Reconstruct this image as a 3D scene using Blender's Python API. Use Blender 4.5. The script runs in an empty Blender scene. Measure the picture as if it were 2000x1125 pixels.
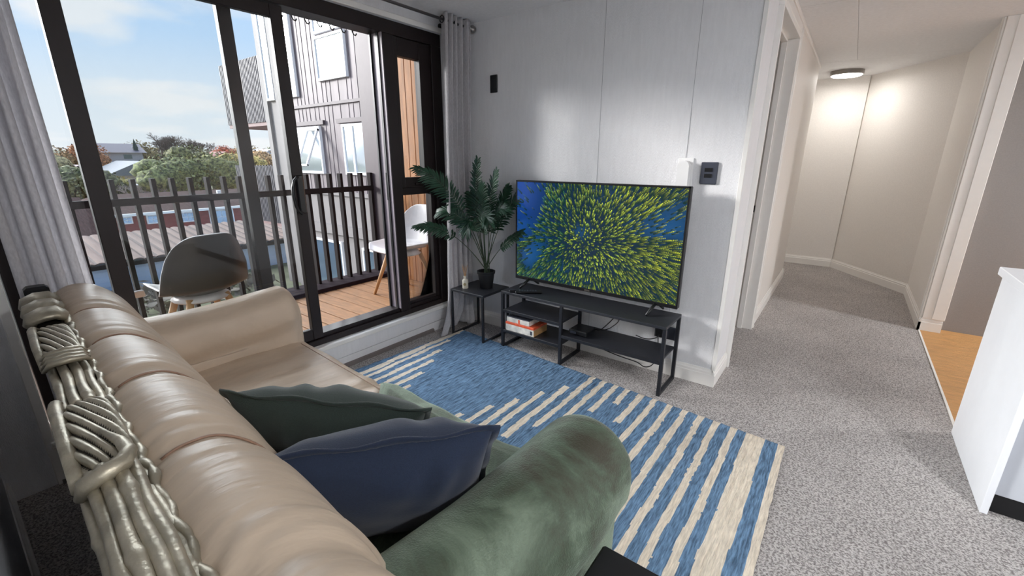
import bpy, math, random
import numpy as np
from mathutils import Matrix, Vector, Euler, noise
random.seed(7)
SC = bpy.context.scene
COL = SC.collection
PI = math.pi

# ---------------------------------------------------------------- camera
cam_data = bpy.data.cameras.new('camera'); cam = bpy.data.objects.new('camera', cam_data); COL.objects.link(cam)
SC.camera = cam
YAW, PITCH, ROLL = math.radians(36.916), math.radians(16.487), math.radians(0.139)
_f = Vector((-math.sin(YAW)*math.cos(PITCH), math.cos(YAW)*math.cos(PITCH), -math.sin(PITCH)))
_r = Vector((math.cos(YAW), math.sin(YAW), 0)); _u = _r.cross(_f)
_r2 = _r*math.cos(ROLL)+_u*math.sin(ROLL); _u2 = _u*math.cos(ROLL)-_r*math.sin(ROLL)
cam.matrix_world = Matrix(((_r2.x, _u2.x, -_f.x, 0), (_r2.y, _u2.y, -_f.y, 0), (_r2.z, _u2.z, -_f.z, 1.43), (0, 0, 0, 1)))
cam_data.sensor_fit = 'HORIZONTAL'; cam_data.sensor_width = 36.0
cam_data.lens = 854.9*36.0/2000.0
cam_data.clip_start = 0.01; cam_data.clip_end = 600

# ---------------------------------------------------------------- colour management
SC.view_settings.view_transform = 'Standard'
try: SC.view_settings.look = 'None'
except Exception: pass
SC.view_settings.exposure = 1.0; SC.view_settings.gamma = 1.0
SC.view_settings.use_curve_mapping = False

try:
    SC.cycles.max_bounces = 14; SC.cycles.diffuse_bounces = 9; SC.cycles.transparent_max_bounces = 16
except Exception: pass
# ---------------------------------------------------------------- sky
world = bpy.data.worlds.new('sky'); SC.world = world; world.use_nodes = True
nt = world.node_tree; nt.nodes.clear()
def N(t, kind, **kw):
    n = t.nodes.new(kind)
    for k, v in kw.items(): setattr(n, k, v)
    return n
out = N(nt, 'ShaderNodeOutputWorld'); bg = N(nt, 'ShaderNodeBackground'); tc = N(nt, 'ShaderNodeTexCoord')
sep = N(nt, 'ShaderNodeSeparateXYZ'); nt.links.new(tc.outputs['Generated'], sep.inputs[0])
ramp = N(nt, 'ShaderNodeValToRGB'); nt.links.new(sep.outputs['Z'], ramp.inputs[0])
e = ramp.color_ramp.elements
e[0].position = 0.0; e[0].color = (.78, .83, .88, 1)
e[1].position = 0.62; e[1].color = (.30, .52, .92, 1)
for p, c in ((0.10, (.72, .81, .90, 1)), (0.20, (.52, .71, .95, 1)), (0.38, (.40, .62, .95, 1))):
    x = ramp.color_ramp.elements.new(p); x.color = c
# clouds on a flat layer: direction / (z + k)
addz = N(nt, 'ShaderNodeMath', operation='ADD'); nt.links.new(sep.outputs['Z'], addz.inputs[0]); addz.inputs[1].default_value = 0.16
dx = N(nt, 'ShaderNodeMath', operation='DIVIDE'); nt.links.new(sep.outputs['X'], dx.inputs[0]); nt.links.new(addz.outputs[0], dx.inputs[1])
dy = N(nt, 'ShaderNodeMath', operation='DIVIDE'); nt.links.new(sep.outputs['Y'], dy.inputs[0]); nt.links.new(addz.outputs[0], dy.inputs[1])
cmb = N(nt, 'ShaderNodeCombineXYZ'); nt.links.new(dx.outputs[0], cmb.inputs[0]); nt.links.new(dy.outputs[0], cmb.inputs[1]); cmb.inputs[2].default_value = 3.7
cn = N(nt, 'ShaderNodeTexNoise'); nt.links.new(cmb.outputs[0], cn.inputs['Vector']); cn.inputs['Scale'].default_value = 1.15; cn.inputs['Detail'].default_value = 6; cn.inputs['Roughness'].default_value = 0.5
cr = N(nt, 'ShaderNodeValToRGB'); nt.links.new(cn.outputs['Fac'], cr.inputs[0])
cr.color_ramp.elements[0].position = 0.48; cr.color_ramp.elements[0].color = (0, 0, 0, 1)
cr.color_ramp.elements[1].position = 0.60; cr.color_ramp.elements[1].color = (.85, .85, .85, 1)
mx = N(nt, 'ShaderNodeMixRGB'); nt.links.new(cr.outputs[0], mx.inputs[0]); nt.links.new(ramp.outputs[0], mx.inputs[1]); mx.inputs[2].default_value = (.88, .89, .91, 1)
nt.links.new(mx.outputs[0], bg.inputs[0]); bg.inputs[1].default_value = 0.56
nt.links.new(bg.outputs[0], out.inputs[0])

# ---------------------------------------------------------------- sun (hazy, low, from the window side) and bright overcast glow
def sun(name, direction, strength, angle, color):
    l = bpy.data.lights.new(name, 'SUN'); l.energy = strength; l.angle = math.radians(angle); l.color = color
    o = bpy.data.objects.new(name, l); COL.objects.link(o)
    o.rotation_euler = Vector(direction).to_track_quat('-Z', 'Y').to_euler(); return o
sun('sun', (.80, .42, -.24), 1.7, 11, (1, .97, .94))
sun('overcast_daylight', (.85, .10, -.46), 4.2, 75, (.95, .97, 1))
def lamp_light(name, loc, power, size, color):
    l = bpy.data.lights.new(name, 'AREA'); l.energy = power; l.shape = 'DISK'; l.size = size; l.color = color
    o = bpy.data.objects.new(name, l); COL.objects.link(o); o.location = loc; return o
LAMP_HALL, FILL_ROOM = 2.2, 27.0  # power of the hall lamp and of the added room fills

# ================================================================ helpers
def S(c):  # sRGB 0-255 -> linear
    return tuple(((v/255)/12.92 if v/255 <= .04045 else ((v/255+.055)/1.055)**2.4) for v in c)+(1,)
def mat(name, col, rough=.6, metal=0.0, noise_amt=0.0, scale=8.0, bump=0.0, bscale=None, spec=.5, stretch=None, detail=4, sheen=0.0, coat=0.0, col2=None):
    m = bpy.data.materials.new(name); m.use_nodes = True; t = m.node_tree; b = t.nodes['Principled BSDF']
    b.inputs['Base Color'].default_value = col; b.inputs['Roughness'].default_value = rough; b.inputs['Metallic'].default_value = metal
    b.inputs['Specular IOR Level'].default_value = spec; b.inputs['Sheen Weight'].default_value = sheen; b.inputs['Coat Weight'].default_value = coat
    if noise_amt or bump:
        c = N(t, 'ShaderNodeTexCoord'); mp = N(t, 'ShaderNodeMapping'); t.links.new(c.outputs['Object'], mp.inputs[0])
        if stretch: mp.inputs['Scale'].default_value = stretch
    if noise_amt:
        n = N(t, 'ShaderNodeTexNoise'); n.inputs['Scale'].default_value = scale; n.inputs['Detail'].default_value = detail; t.links.new(mp.outputs[0], n.inputs['Vector'])
        r = N(t, 'ShaderNodeValToRGB'); t.links.new(n.outputs['Fac'], r.inputs[0])
        a = col2 or tuple(max(0, v*(1-noise_amt)) for v in col[:3])+(1,)
        r.color_ramp.elements[0].position = .33; r.color_ramp.elements[1].position = .67
        r.color_ramp.elements[0].color = a
        r.color_ramp.elements[1].color = col if col2 else tuple(min(1, v*(1+noise_amt)) for v in col[:3])+(1,)
        t.links.new(r.outputs[0], b.inputs['Base Color'])
    if bump:
        n2 = N(t, 'ShaderNodeTexNoise'); n2.inputs['Scale'].default_value = bscale or scale; n2.inputs['Detail'].default_value = 3; t.links.new(mp.outputs[0], n2.inputs['Vector'])
        bp = N(t, 'ShaderNodeBump'); bp.inputs['Strength'].default_value = min(1, bump*10 if bump < .1 else bump); bp.inputs['Distance'].default_value = .01 if bump >= .1 else bump
        t.links.new(n2.outputs['Fac'], bp.inputs['Height']); t.links.new(bp.outputs[0], b.inputs['Normal'])
    return m
def emat(name, col, strength):
    m = bpy.data.materials.new(name); m.use_nodes = True; t = m.node_tree; t.nodes.clear()
    o = N(t, 'ShaderNodeOutputMaterial'); em = N(t, 'ShaderNodeEmission'); em.inputs[0].default_value = col; em.inputs[1].default_value = strength
    t.links.new(em.outputs[0], o.inputs[0]); return m
def glassmat(name, tint=(1, 1, 1, 1), refl=.9):
    m = bpy.data.materials.new(name); m.use_nodes = True; t = m.node_tree; t.nodes.clear()
    o = N(t, 'ShaderNodeOutputMaterial'); tr = N(t, 'ShaderNodeBsdfTransparent'); gl = N(t, 'ShaderNodeBsdfGlossy'); mxs = N(t, 'ShaderNodeMixShader'); fr = N(t, 'ShaderNodeFresnel')
    fr.inputs[0].default_value = 1.45; gl.inputs['Roughness'].default_value = 0.0; gl.inputs[0].default_value = (refl, refl, refl, 1); tr.inputs[0].default_value = tint
    t.links.new(fr.outputs[0], mxs.inputs[0]); t.links.new(tr.outputs[0], mxs.inputs[1]); t.links.new(gl.outputs[0], mxs.inputs[2]); t.links.new(mxs.outputs[0], o.inputs[0]); return m
def clothmat(name, col, trans=.3, bump=.3, scale=900):
    m = bpy.data.materials.new(name); m.use_nodes = True; t = m.node_tree; t.nodes.clear()
    o = N(t, 'ShaderNodeOutputMaterial'); d = N(t, 'ShaderNodeBsdfDiffuse'); tl = N(t, 'ShaderNodeBsdfTranslucent'); mxs = N(t, 'ShaderNodeMixShader')
    c = N(t, 'ShaderNodeTexCoord'); mp = N(t, 'ShaderNodeMapping'); mp.inputs['Scale'].default_value = (1, 1, .35); t.links.new(c.outputs['Object'], mp.inputs[0])
    n = N(t, 'ShaderNodeTexNoise'); n.inputs['Scale'].default_value = scale/6; n.inputs['Detail'].default_value = 5; t.links.new(mp.outputs[0], n.inputs['Vector'])
    r = N(t, 'ShaderNodeValToRGB'); r.color_ramp.elements[0].position = .3; r.color_ramp.elements[1].position = .7
    r.color_ramp.elements[0].color = tuple(v*.86 for v in col[:3])+(1,); r.color_ramp.elements[1].color = tuple(min(1, v*1.06) for v in col[:3])+(1,)
    t.links.new(n.outputs['Fac'], r.inputs[0]); t.links.new(r.outputs[0], d.inputs[0]); t.links.new(r.outputs[0], tl.inputs[0])
    mxs.inputs[0].default_value = trans; t.links.new(d.outputs[0], mxs.inputs[1]); t.links.new(tl.outputs[0], mxs.inputs[2]); t.links.new(mxs.outputs[0], o.inputs[0]); return m

MW = {}   # object name -> world matrix of empties (known before depsgraph runs)
def mw(o): return MW.get(o.name, Matrix.Identity(4)) if o else Matrix.Identity(4)
class MB:
    """collects shapes in world coordinates, builds one mesh object"""
    def __init__(s): s.v = []; s.f = []; s.m = []; s.cur = 0
    def add(s, vs, fs):
        b = len(s.v); s.v += [tuple(v) for v in vs]; s.f += [tuple(i+b for i in f) for f in fs]; s.m += [s.cur]*len(fs); return s
    def box(s, a, b, bev=0.0):
        x0, y0, z0 = (min(a[i], b[i]) for i in range(3)); x1, y1, z1 = (max(a[i], b[i]) for i in range(3))
        if bev <= 0:
            vs = [(x, y, z) for z in (z0, z1) for y in (y0, y1) for x in (x0, x1)]
            fs = [(0, 2, 3, 1), (4, 5, 7, 6), (0, 1, 5, 4), (2, 6, 7, 3), (0, 4, 6, 2), (1, 3, 7, 5)]
            return s.add(vs, fs)
        bev = min(bev, (x1-x0)*.45, (y1-y0)*.45, (z1-z0)*.45)
        vs = []; idx = {}
        for i, (x, sx) in enumerate(((x0, 1), (x1, -1))):
            for j, (y, sy) in enumerate(((y0, 1), (y1, -1))):
                for k, (z, sz) in enumerate(((z0, 1), (z1, -1))):
                    idx[i, j, k, 0] = len(vs); vs.append((x, y+sy*bev, z+sz*bev))
                    idx[i, j, k, 1] = len(vs); vs.append((x+sx*bev, y, z+sz*bev))
                    idx[i, j, k, 2] = len(vs); vs.append((x+sx*bev, y+sy*bev, z))
        fs = []
        for i in (0, 1):
            fs.append([idx[i, j, k, 0] for j, k in ((0, 0), (0, 1), (1, 1), (1, 0))])
            fs.append([idx[j, i, k, 1] for j, k in ((0, 0), (0, 1), (1, 1), (1, 0))])
            fs.append([idx[j, k, i, 2] for j, k in ((0, 0), (0, 1), (1, 1), (1, 0))])
        for i in (0, 1):
            for j in (0, 1):
                fs.append([idx[i, j, 0, 0], idx[i, j, 1, 0], idx[i, j, 1, 1], idx[i, j, 0, 1]])
                fs.append([idx[i, 0, j, 0], idx[i, 1, j, 0], idx[i, 1, j, 2], idx[i, 0, j, 2]])
                fs.append([idx[0, i, j, 1], idx[1, i, j, 1], idx[1, i, j, 2], idx[0, i, j, 2]])
        for i in (0, 1):
            for j in (0, 1):
                for k in (0, 1): fs.append([idx[i, j, k, 0], idx[i, j, k, 1], idx[i, j, k, 2]])
        return s.add(vs, fs)
    def quad(s, *p): return s.add(p, [tuple(range(len(p)))])
    def prism(s, poly, axis, a, b):
        """poly = 2D points; extruded along axis from a to b"""
        def P(p, t):
            return {0: (t, p[0], p[1]), 1: (p[0], t, p[1]), 2: (p[0], p[1], t)}[axis]
        n = len(poly); vs = [P(p, a) for p in poly]+[P(p, b) for p in poly]
        fs = [tuple(range(n)), tuple(range(2*n-1, n-1, -1))]+[(i, (i+1) % n, n+(i+1) % n, n+i) for i in range(n)]
        return s.add(vs, fs)
    def tube(s, pts, r, n=8, cap=True, flat=None):
        pts = [Vector(p) for p in pts]; rs = r if isinstance(r, (list, tuple)) else [r]*len(pts)
        vs = []; fs = []; up = Vector((0, 0, 1)); prev = None
        for i, p in enumerate(pts):
            t = (pts[min(i+1, len(pts)-1)]-pts[max(i-1, 0)]);
            if t.length < 1e-9: t = Vector((0, 0, 1))
            t.normalize()
            if prev is None:
                a = t.cross(up);
                if a.length < 1e-3: a = t.cross(Vector((1, 0, 0)))
                a.normalize()
            else:
                a = prev-t*prev.dot(t); a.normalize()
            prev = a; b = t.cross(a)
            for k in range(n):
                th = 2*PI*k/n; vs.append(p+a*math.cos(th)*rs[i]+b*math.sin(th)*rs[i]*(flat or 1))
        for i in range(len(pts)-1):
            for k in range(n): fs.append((i*n+k, i*n+(k+1) % n, (i+1)*n+(k+1) % n, (i+1)*n+k))
        if cap: fs += [tuple(range(n-1, -1, -1)), tuple((len(pts)-1)*n+k for k in range(n))]
        return s.add(vs, fs)
    def lathe(s, prof, c, n=24, axis=2):
        """prof = [(r, h)]"""
        vs = []; fs = []
        for r, h in prof:
            for k in range(n):
                th = 2*PI*k/n; a, b = r*math.cos(th), r*math.sin(th)
                vs.append({2: (c[0]+a, c[1]+b, c[2]+h), 0: (c[0]+h, c[1]+a, c[2]+b), 1: (c[0]+a, c[1]+h, c[2]+b)}[axis])
        for i in range(len(prof)-1):
            for k in range(n): fs.append((i*n+k, i*n+(k+1) % n, (i+1)*n+(k+1) % n, (i+1)*n+k))
        fs += [tuple(range(n-1, -1, -1)), tuple((len(prof)-1)*n+k for k in range(n))]
        return s.add(vs, fs)
    def grid(s, fn, nu, nv, closeu=False):
        vs = [fn(i/nu, j/nv) for i in range(nu+1) for j in range(nv+1)]
        fs = [(i*(nv+1)+j, (i+1)*(nv+1)+j, (i+1)*(nv+1)+j+1, i*(nv+1)+j+1) for i in range(nu) for j in range(nv)]
        return s.add(vs, fs)
    def xf(s, M, start=0):
        s.v[start:] = [tuple(M @ Vector(v)) for v in s.v[start:]]; return s
    def build(s, name, mats, parent=None, smooth=False, origin=None, fix=True):
        me = bpy.data.meshes.new(name); M = mw(parent).inverted() if parent else Matrix.Identity(4)
        if parent is None:
            if origin is None and s.v:
                a = np.array(s.v); origin = ((a[:, 0].min()+a[:, 0].max())/2, (a[:, 1].min()+a[:, 1].max())/2, a[:, 2].min())
            M = Matrix.Translation(-Vector(origin))
        me.from_pydata([M @ Vector(v) for v in s.v], [], s.f)
        if not isinstance(mats, (list, tuple)): mats = [mats]
        for m in mats: me.materials.append(m)
        me.polygons.foreach_set('material_index', s.m)
        if fix:
            import bmesh
            bm = bmesh.new(); bm.from_mesh(me); bmesh.ops.recalc_face_normals(bm, faces=bm.faces); bm.to_mesh(me); bm.free()
        if smooth:
            me.polygons.foreach_set('use_smooth', [True]*len(me.polygons))
        me.update()
        o = bpy.data.objects.new(name, me); COL.objects.link(o)
        if parent: o.parent = parent
        else: o.location = origin
        if smooth == 'auto':
            try: me.set_sharp_from_angle(angle=math.radians(35))
            except Exception: pass
        return o
def sub(o, lv=2):
    md = o.modifiers.new('smooth', 'SUBSURF'); md.levels = lv; md.render_levels = lv; return o
def thick(o, t, off=0):
    md = o.modifiers.new('thickness', 'SOLIDIFY'); md.thickness = t; md.offset = off; return o
def thing(name, label, cat, loc, rotz=0, group=None, kind=None):
    o = bpy.data.objects.new(name, None); COL.objects.link(o); o.empty_display_size = .1
    o.location = loc; o.rotation_euler = (0, 0, rotz)
    MW[o.name] = Matrix.Translation(Vector(loc)) @ Matrix.Rotation(rotz, 4, 'Z')
    if kind: o['kind'] = kind
    if label: o['label'] = label; o['category'] = cat
    if group: o['group'] = group
    return o
def tag(o, label, cat, group=None, kind=None):
    o['label'] = label; o['category'] = cat
    if group: o['group'] = group
    if kind: o['kind'] = kind
    return o
def struct(name, mb, m, parent=None, smooth=False):
    o = mb.build(name, m, parent, smooth)
    if parent is None: o['kind'] = 'structure'
    return o
def nz(x, y, z=0, s=1.0): return noise.noise(Vector((x*s, y*s, z*s)))

# ================================================================ materials
M = {}
M['wall'] = mat('white_wall', S((240, 240, 242)), .55, noise_amt=.02, scale=60, bump=.04, bscale=500, stretch=(1, 1, .15), spec=.3)
M['wall_hall'] = mat('hall_wall', S((236, 232, 227)), .6, noise_amt=.03, scale=90, bump=.1, bscale=350, spec=.3)
M['wall_grey'] = mat('grey_wall', S((150, 146, 144)), .6, noise_amt=.04, scale=120, bump=.1, bscale=350, spec=.3)
M['ceil'] = mat('ceiling_paint', S((242, 242, 243)), .55, noise_amt=.03, scale=40, bump=.04, bscale=300, spec=.3)
M['trim'] = mat('white_trim', S((240, 238, 234)), .4, noise_amt=.01, scale=20)
M['black'] = mat('black_metal', S((34, 35, 40)), .42, noise_amt=.12, scale=60, spec=.4)
M['blackp'] = mat('black_plastic', S((20, 21, 24)), .35, noise_amt=.1, scale=40)
M['blacktop'] = mat('black_top', S((40, 42, 48)), .45, noise_amt=.12, scale=25, stretch=(1, 6, 1))
M['frame'] = mat('bronze_black_aluminium', S((36, 28, 28)), .45, noise_amt=.06, scale=90, spec=.4)
M['glass'] = glassmat('window_glass', (.98, .99, .99, 1), .42)
M['cabwhite'] = mat('cabinet_white', S((236, 238, 243)), .35, noise_amt=.01, scale=20)
M['cabgrey'] = mat('cabinet_grey', S((196, 200, 208)), .4, noise_amt=.01, scale=20)
M['leather'] = mat('beige_leather', S((198, 179, 158)), .44, noise_amt=.07, scale=5, bump=.4, bscale=9, spec=.5, stretch=(4.5, 1, 1))
M['stitch'] = mat('leather_seam', S((150, 118, 98)), .5, noise_amt=.1, scale=60)
M['silver'] = mat('champagne_silver_paint', S((170, 162, 144)), .42, metal=.6, noise_amt=.25, scale=18, bump=.2, bscale=60)
M['wood'] = mat('beech_wood', S((206, 160, 112)), .5, noise_amt=.14, scale=14, stretch=(3, 3, .6))
M['shell'] = mat('white_shell_plastic', S((222, 216, 214)), .35, noise_amt=.02, scale=20)
M['cushg'] = mat('dark_green_linen', S((44, 56, 50)), .85, noise_amt=.12, scale=300, bump=.25, bscale=600, sheen=.2)
M['cushb'] = mat('navy_linen', S((25, 39, 64)), .85, noise_amt=.12, scale=300, bump=.25, bscale=600, sheen=.2)
M['timber'] = mat('honey_timber_floor', S((214, 160, 100)), .45, noise_amt=.12, scale=9, stretch=(1, 5, 1), bump=.05, bscale=40)
M['white_pl'] = mat('white_plastic', S((238, 238, 238)), .35, noise_amt=.01, scale=20)
M['socket'] = mat('dark_socket', S((66, 70, 82)), .4, noise_amt=.03, scale=20)
M['chrome'] = mat('brushed_nickel', S((150, 145, 140)), .28, metal=.9, noise_amt=.05, scale=60)
M['curtain'] = clothmat('grey_linen_curtain', S((226, 224, 226)), .5)
M['leaf'] = mat('palm_leaf', S((34, 66, 48)), .42, noise_amt=.35, scale=25, spec=.4)
M['stem'] = mat('palm_stem', S((58, 74, 52)), .5, noise_amt=.2, scale=30)
M['pot'] = mat('black_pot', S((26, 27, 30)), .5, noise_amt=.1, scale=30)
M['soil'] = mat('soil', S((40, 32, 26)), .9, noise_amt=.3, scale=120, bump=.5, bscale=200)

# carpet : speckled loop pile
def carpet():
    m = bpy.data.materials.new('grey_carpet'); m.use_nodes = True; t = m.node_tree; b = t.nodes['Principled BSDF']
    c = N(t, 'ShaderNodeTexCoord')
    n = N(t, 'ShaderNodeTexNoise'); n.inputs['Scale'].default_value = 120; n.inputs['Detail'].default_value = 3; n.inputs['Roughness'].default_value = .7; t.links.new(c.outputs['Object'], n.inputs['Vector'])
    v = N(t, 'ShaderNodeTexVoronoi'); v.inputs['Scale'].default_value = 190; t.links.new(c.outputs['Object'], v.inputs['Vector'])
    r = N(t, 'ShaderNodeValToRGB'); r.color_ramp.elements[0].position = .40; r.color_ramp.elements[1].position = .58
    r.color_ramp.elements[0].color = S((132, 126, 124)); r.color_ramp.elements[1].color = S((208, 203, 200)); t.links.new(n.outputs['Fac'], r.inputs[0])
    n3 = N(t, 'ShaderNodeTexNoise'); n3.inputs['Scale'].default_value = 2.2; n3.inputs['Detail'].default_value = 2; t.links.new(c.outputs['Object'], n3.inputs['Vector'])
    r3 = N(t, 'ShaderNodeValToRGB'); r3.color_ramp.elements[0].position = .35; r3.color_ramp.elements[1].position = .65; r3.color_ramp.elements[0].color = (.88, .88, .88, 1); r3.color_ramp.elements[1].color = (1, 1, 1, 1); t.links.new(n3.outputs['Fac'], r3.inputs[0])
    mu = N(t, 'ShaderNodeMixRGB', blend_type='MULTIPLY'); mu.inputs[0].default_value = 1; t.links.new(r.outputs[0], mu.inputs[1]); t.links.new(r3.outputs[0], mu.inputs[2])
    t.links.new(mu.outputs[0], b.inputs['Base Color'])
    ad = N(t, 'ShaderNodeMath', operation='SUBTRACT'); t.links.new(n.outputs['Fac'], ad.inputs[0]); t.links.new(v.outputs['Distance'], ad.inputs[1])
    bp = N(t, 'ShaderNodeBump'); bp.inputs['Strength'].default_value = .9; bp.inputs['Distance'].default_value = .0035; t.links.new(ad.outputs[0], bp.inputs['Height']); t.links.new(bp.outputs[0], b.inputs['Normal'])
    b.inputs['Roughness'].default_value = .95; b.inputs['Specular IOR Level'].default_value = .1
    return m
M['carpet'] = carpet()

# ================================================================ room shell
CZ = 2.42                       # ceiling height
struct('floor', MB().box((-2.72, -.2, -.06), (.70, 8.3, 0)).box((.70, -.2, -.06), (3.6, 2.7, 0)), M['carpet'])
struct('floor', MB().box((.70, 2.7, -.06), (3.6, 8.3, .004)), M['timber'])
struct('trim_1', MB().box((.694, 3.08, 0), (.706, 5.03, .006)), M['trim'])
def wbox(*a):
    mb = MB()
    for p, q in a: mb.box(p, q)
    return mb
# TV wall with the white corner
struct('wall_back', wbox(((-2.66, 2.845, 0), (-.50, 3.20, CZ))), M['wall'])
# window wall : low wall with boards, header, sides
low = MB()
low.box((-2.80, .10, -.4), (-2.665, 2.845, .185))
low.box((-2.665, .10, 0), (-2.65, 2.845, .078)); low.box((-2.665, .10, .082), (-2.65, 2.845, .185))
low.box((-2.80, -.2, -.4), (-2.65, .10, CZ)); low.box((-2.80, 2.655, .185), (-2.65, 2.845, CZ)); low.box((-2.80, .1, 2.325), (-2.65, 2.655, CZ))
struct('wall_left', low, M['wall'])
struct('trim_2', MB().box((-2.72, .10, .183), (-2.628, 2.72, .215), .004), M['trim'])       # white sill ledge
struct('trim_3', MB().box((-2.655, .1, 2.325), (-2.638, 2.70, 2.36), .003).box((-2.655, 2.645, .21), (-2.639, 2.69, 2.324), .003), M['trim'])
struct('wall_near', wbox(((-2.80, -.2, 0), (3.6, -.06, CZ))), mat('near_wall_paint', S((222, 224, 228)), .6, noise_amt=.03, scale=30))
struct('wall_right', wbox(((3.5, -.2, 0), (3.65, 5.2, CZ))), M['wall'])
# hallway
struct('wall_hallway_left', wbox(((-.615, 4.13, 0), (-.49, 6.32, CZ)), ((-.615, 3.20, 2.30), (-.49, 4.13, CZ)), ((-1.6, 6.2, 0), (-.615, 6.32, CZ))), M['wall_hall'])
struct('wall_bedroom', wbox(((-2.7, 3.2, 0), (-2.6, 6.3, CZ)), ((-2.6, 6.2, 0), (-1.6, 6.32, CZ))), M['wall_hall'])
struct('wall_hallway_back', wbox(((-1.7, 7.36, 0), (-.02, 7.48, CZ)), ((-1.75, 6.2, 0), (-1.6, 7.48, CZ))), M['wall_hall'])
def wallprism(name, a, b, t, m, z0=0, z1=CZ):
    a = Vector(a); b = Vector(b); d = (b-a).normalized(); n = Vector((d.y, -d.x))*-t
    return struct(name, MB().prism([tuple(a), tuple(b), tuple(b+n), tuple(a+n)], 2, z0, z1), m)
wallprism('wall_hallway_angled', (-.04, 7.42), (.705, 6.33), .12, M['wall_hall'])
struct('wall_hallway_right', wbox(((.70, 5.06, 0), (.82, 6.5, CZ)), ((.70, 5.0, 0), (.82, 5.06, CZ))), M['wall_hall'])
struct('wall_kitchen', wbox(((.82, 5.10, 0), (3.6, 5.22, CZ))), M['wall_grey'])
cl = MB(); cl.box((-2.8, -.2, CZ), (-.16, 3.9, CZ+.1)); cl.box((-.157, -.2, CZ), (3.6, 6.16, CZ+.1)); cl.box((-2.8, 3.903, CZ), (-.16, 6.16, CZ+.1)); cl.box((-2.8, 6.165, CZ), (3.6, 8.3, CZ+.1)); cl.box((-2.8, -.2, CZ+.006), (3.6, 8.3, CZ+.12))
struct('ceiling', cl, M['ceil'])
# baseboards : stepped profile
def skirting(name, a, b, side=1, h=.115, m=None, ext=0):
    a = Vector(a+(0,)); b = Vector(b+(0,)); d = (b-a).normalized(); n = Vector((-d.y, d.x, 0))*side
    prof = [(0, 0), (.016, 0), (.016, h*.68), (.012, h*.72), (.012, h*.84), (.007, h*.9), (.004, h), (0, h)]
    vs = [p+n*o+Vector((0, 0, z)) for p in (a, b) for o, z in prof]; k = len(prof)
    fs = [tuple(range(k)), tuple(range(2*k-1, k-1, -1))]+[(i, (i+1) % k, k+(i+1) % k, k+i) for i in range(k)]
    return struct(name, MB().add(vs, fs), m or M['trim'])
skirting('baseboard_back', (-2.65, 2.845), (-.50, 2.845), -1)
skirting('baseboard_corner', (-.50, 2.829), (-.50, 3.2), -1)
skirting('baseboard_hallway_left', (-.49, 4.2), (-.49, 6.33), -1)
skirting('baseboard_hallway_back', (-1.6, 7.36), (-.03, 7.36), -1)
skirting('baseboard_hallway_angled', (-.045, 7.41), (.70, 6.32), -1)
skirting('baseboard_hallway_right', (.70, 6.34), (.70, 4.984), -1)
skirting('baseboard_pillar', (.684, 5.0), (.836, 5.0), -1)
skirting('baseboard_near', (-2.65, -.06), (3.5, -.06), 1)
skirting('shadow_edge_left', (-2.65, .1), (-2.65, 2.4), -1, .03, mat('shadow_strip', S((120, 112, 110)), .7))  # low dark strip coloured as the shadow along the wall's foot
# corner beads, ceiling battens, wall seams, door trims
struct('trim_4', MB().box((-.512, 2.836, .11), (-.488, 2.846, CZ), .002), M['trim'])
struct('trim_5', MB().box((-.492, 4.2, CZ-.03), (-.474, 6.33, CZ), .003).box((-.492, 3.2, CZ-.03), (-.474, 4.199, CZ), .003), M['trim'])
seam = mat('panel_joint', S((168, 168, 172)), .7)
for x in (-1.405, -.82): struct('trim_6', MB().box((x-.001, 2.8435, .115), (x+.001, 2.846, CZ)), seam)
# doorway lining of the side room: jamb, stop, architrave
jm = MB(); jm.box((-.635, 4.105, 0), (-.47, 4.135, 2.274), .002); jm.box((-.585, 4.085, 0), (-.545, 4.106, 2.28), .002)
jm.box((-.635, 3.201, 0), (-.47, 3.225, 2.274), .002); jm.box((-.585, 3.224, 0), (-.545, 3.245, 2.28), .002)
jm.box((-.635, 3.202, 2.275), (-.471, 4.134, 2.305), .002); jm.box((-.585, 3.22, 2.255), (-.545, 4.11, 2.276), .002)
dr = thing('door_2', None, None, (-.55, 3.65, 0), kind='structure')
struct('door_lining', jm, M['trim'], dr)
ar = MB(); ar.box((-.492, 4.135, 0), (-.470, 4.20, 2.36), .004); ar.box((-.492, 3.203, 2.306), (-.469, 4.134, 2.365), .004); ar.box((-.492, 4.15, 0), (-.462, 4.185, 2.35), .004)
struct('architrave', ar, M['trim'], dr)
MB().box((-.615, 4.098, 1.01), (-.589, 4.1055, 1.065), .001).build('strike_plate', M['blackp'], dr)
# pillar casing at the kitchen entry
pc = MB(); pc.box((.686, 5.00, .115), (.70, 5.09, CZ), .003); pc.box((.680, 5.02, .115), (.70, 5.05, CZ), .003); pc.box((.70, 4.988, .115), (.84, 5.0, CZ), .003); pc.box((.76, 4.978, .115), (.842, 4.99, CZ), .003)
struct('trim_7', pc, M['trim'])
# thin white rail strip leading to the near corner
struct('trim_8', MB().box((-2.652, .085, .0), (-2.636, .118, CZ), .003), M['trim'])

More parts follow.
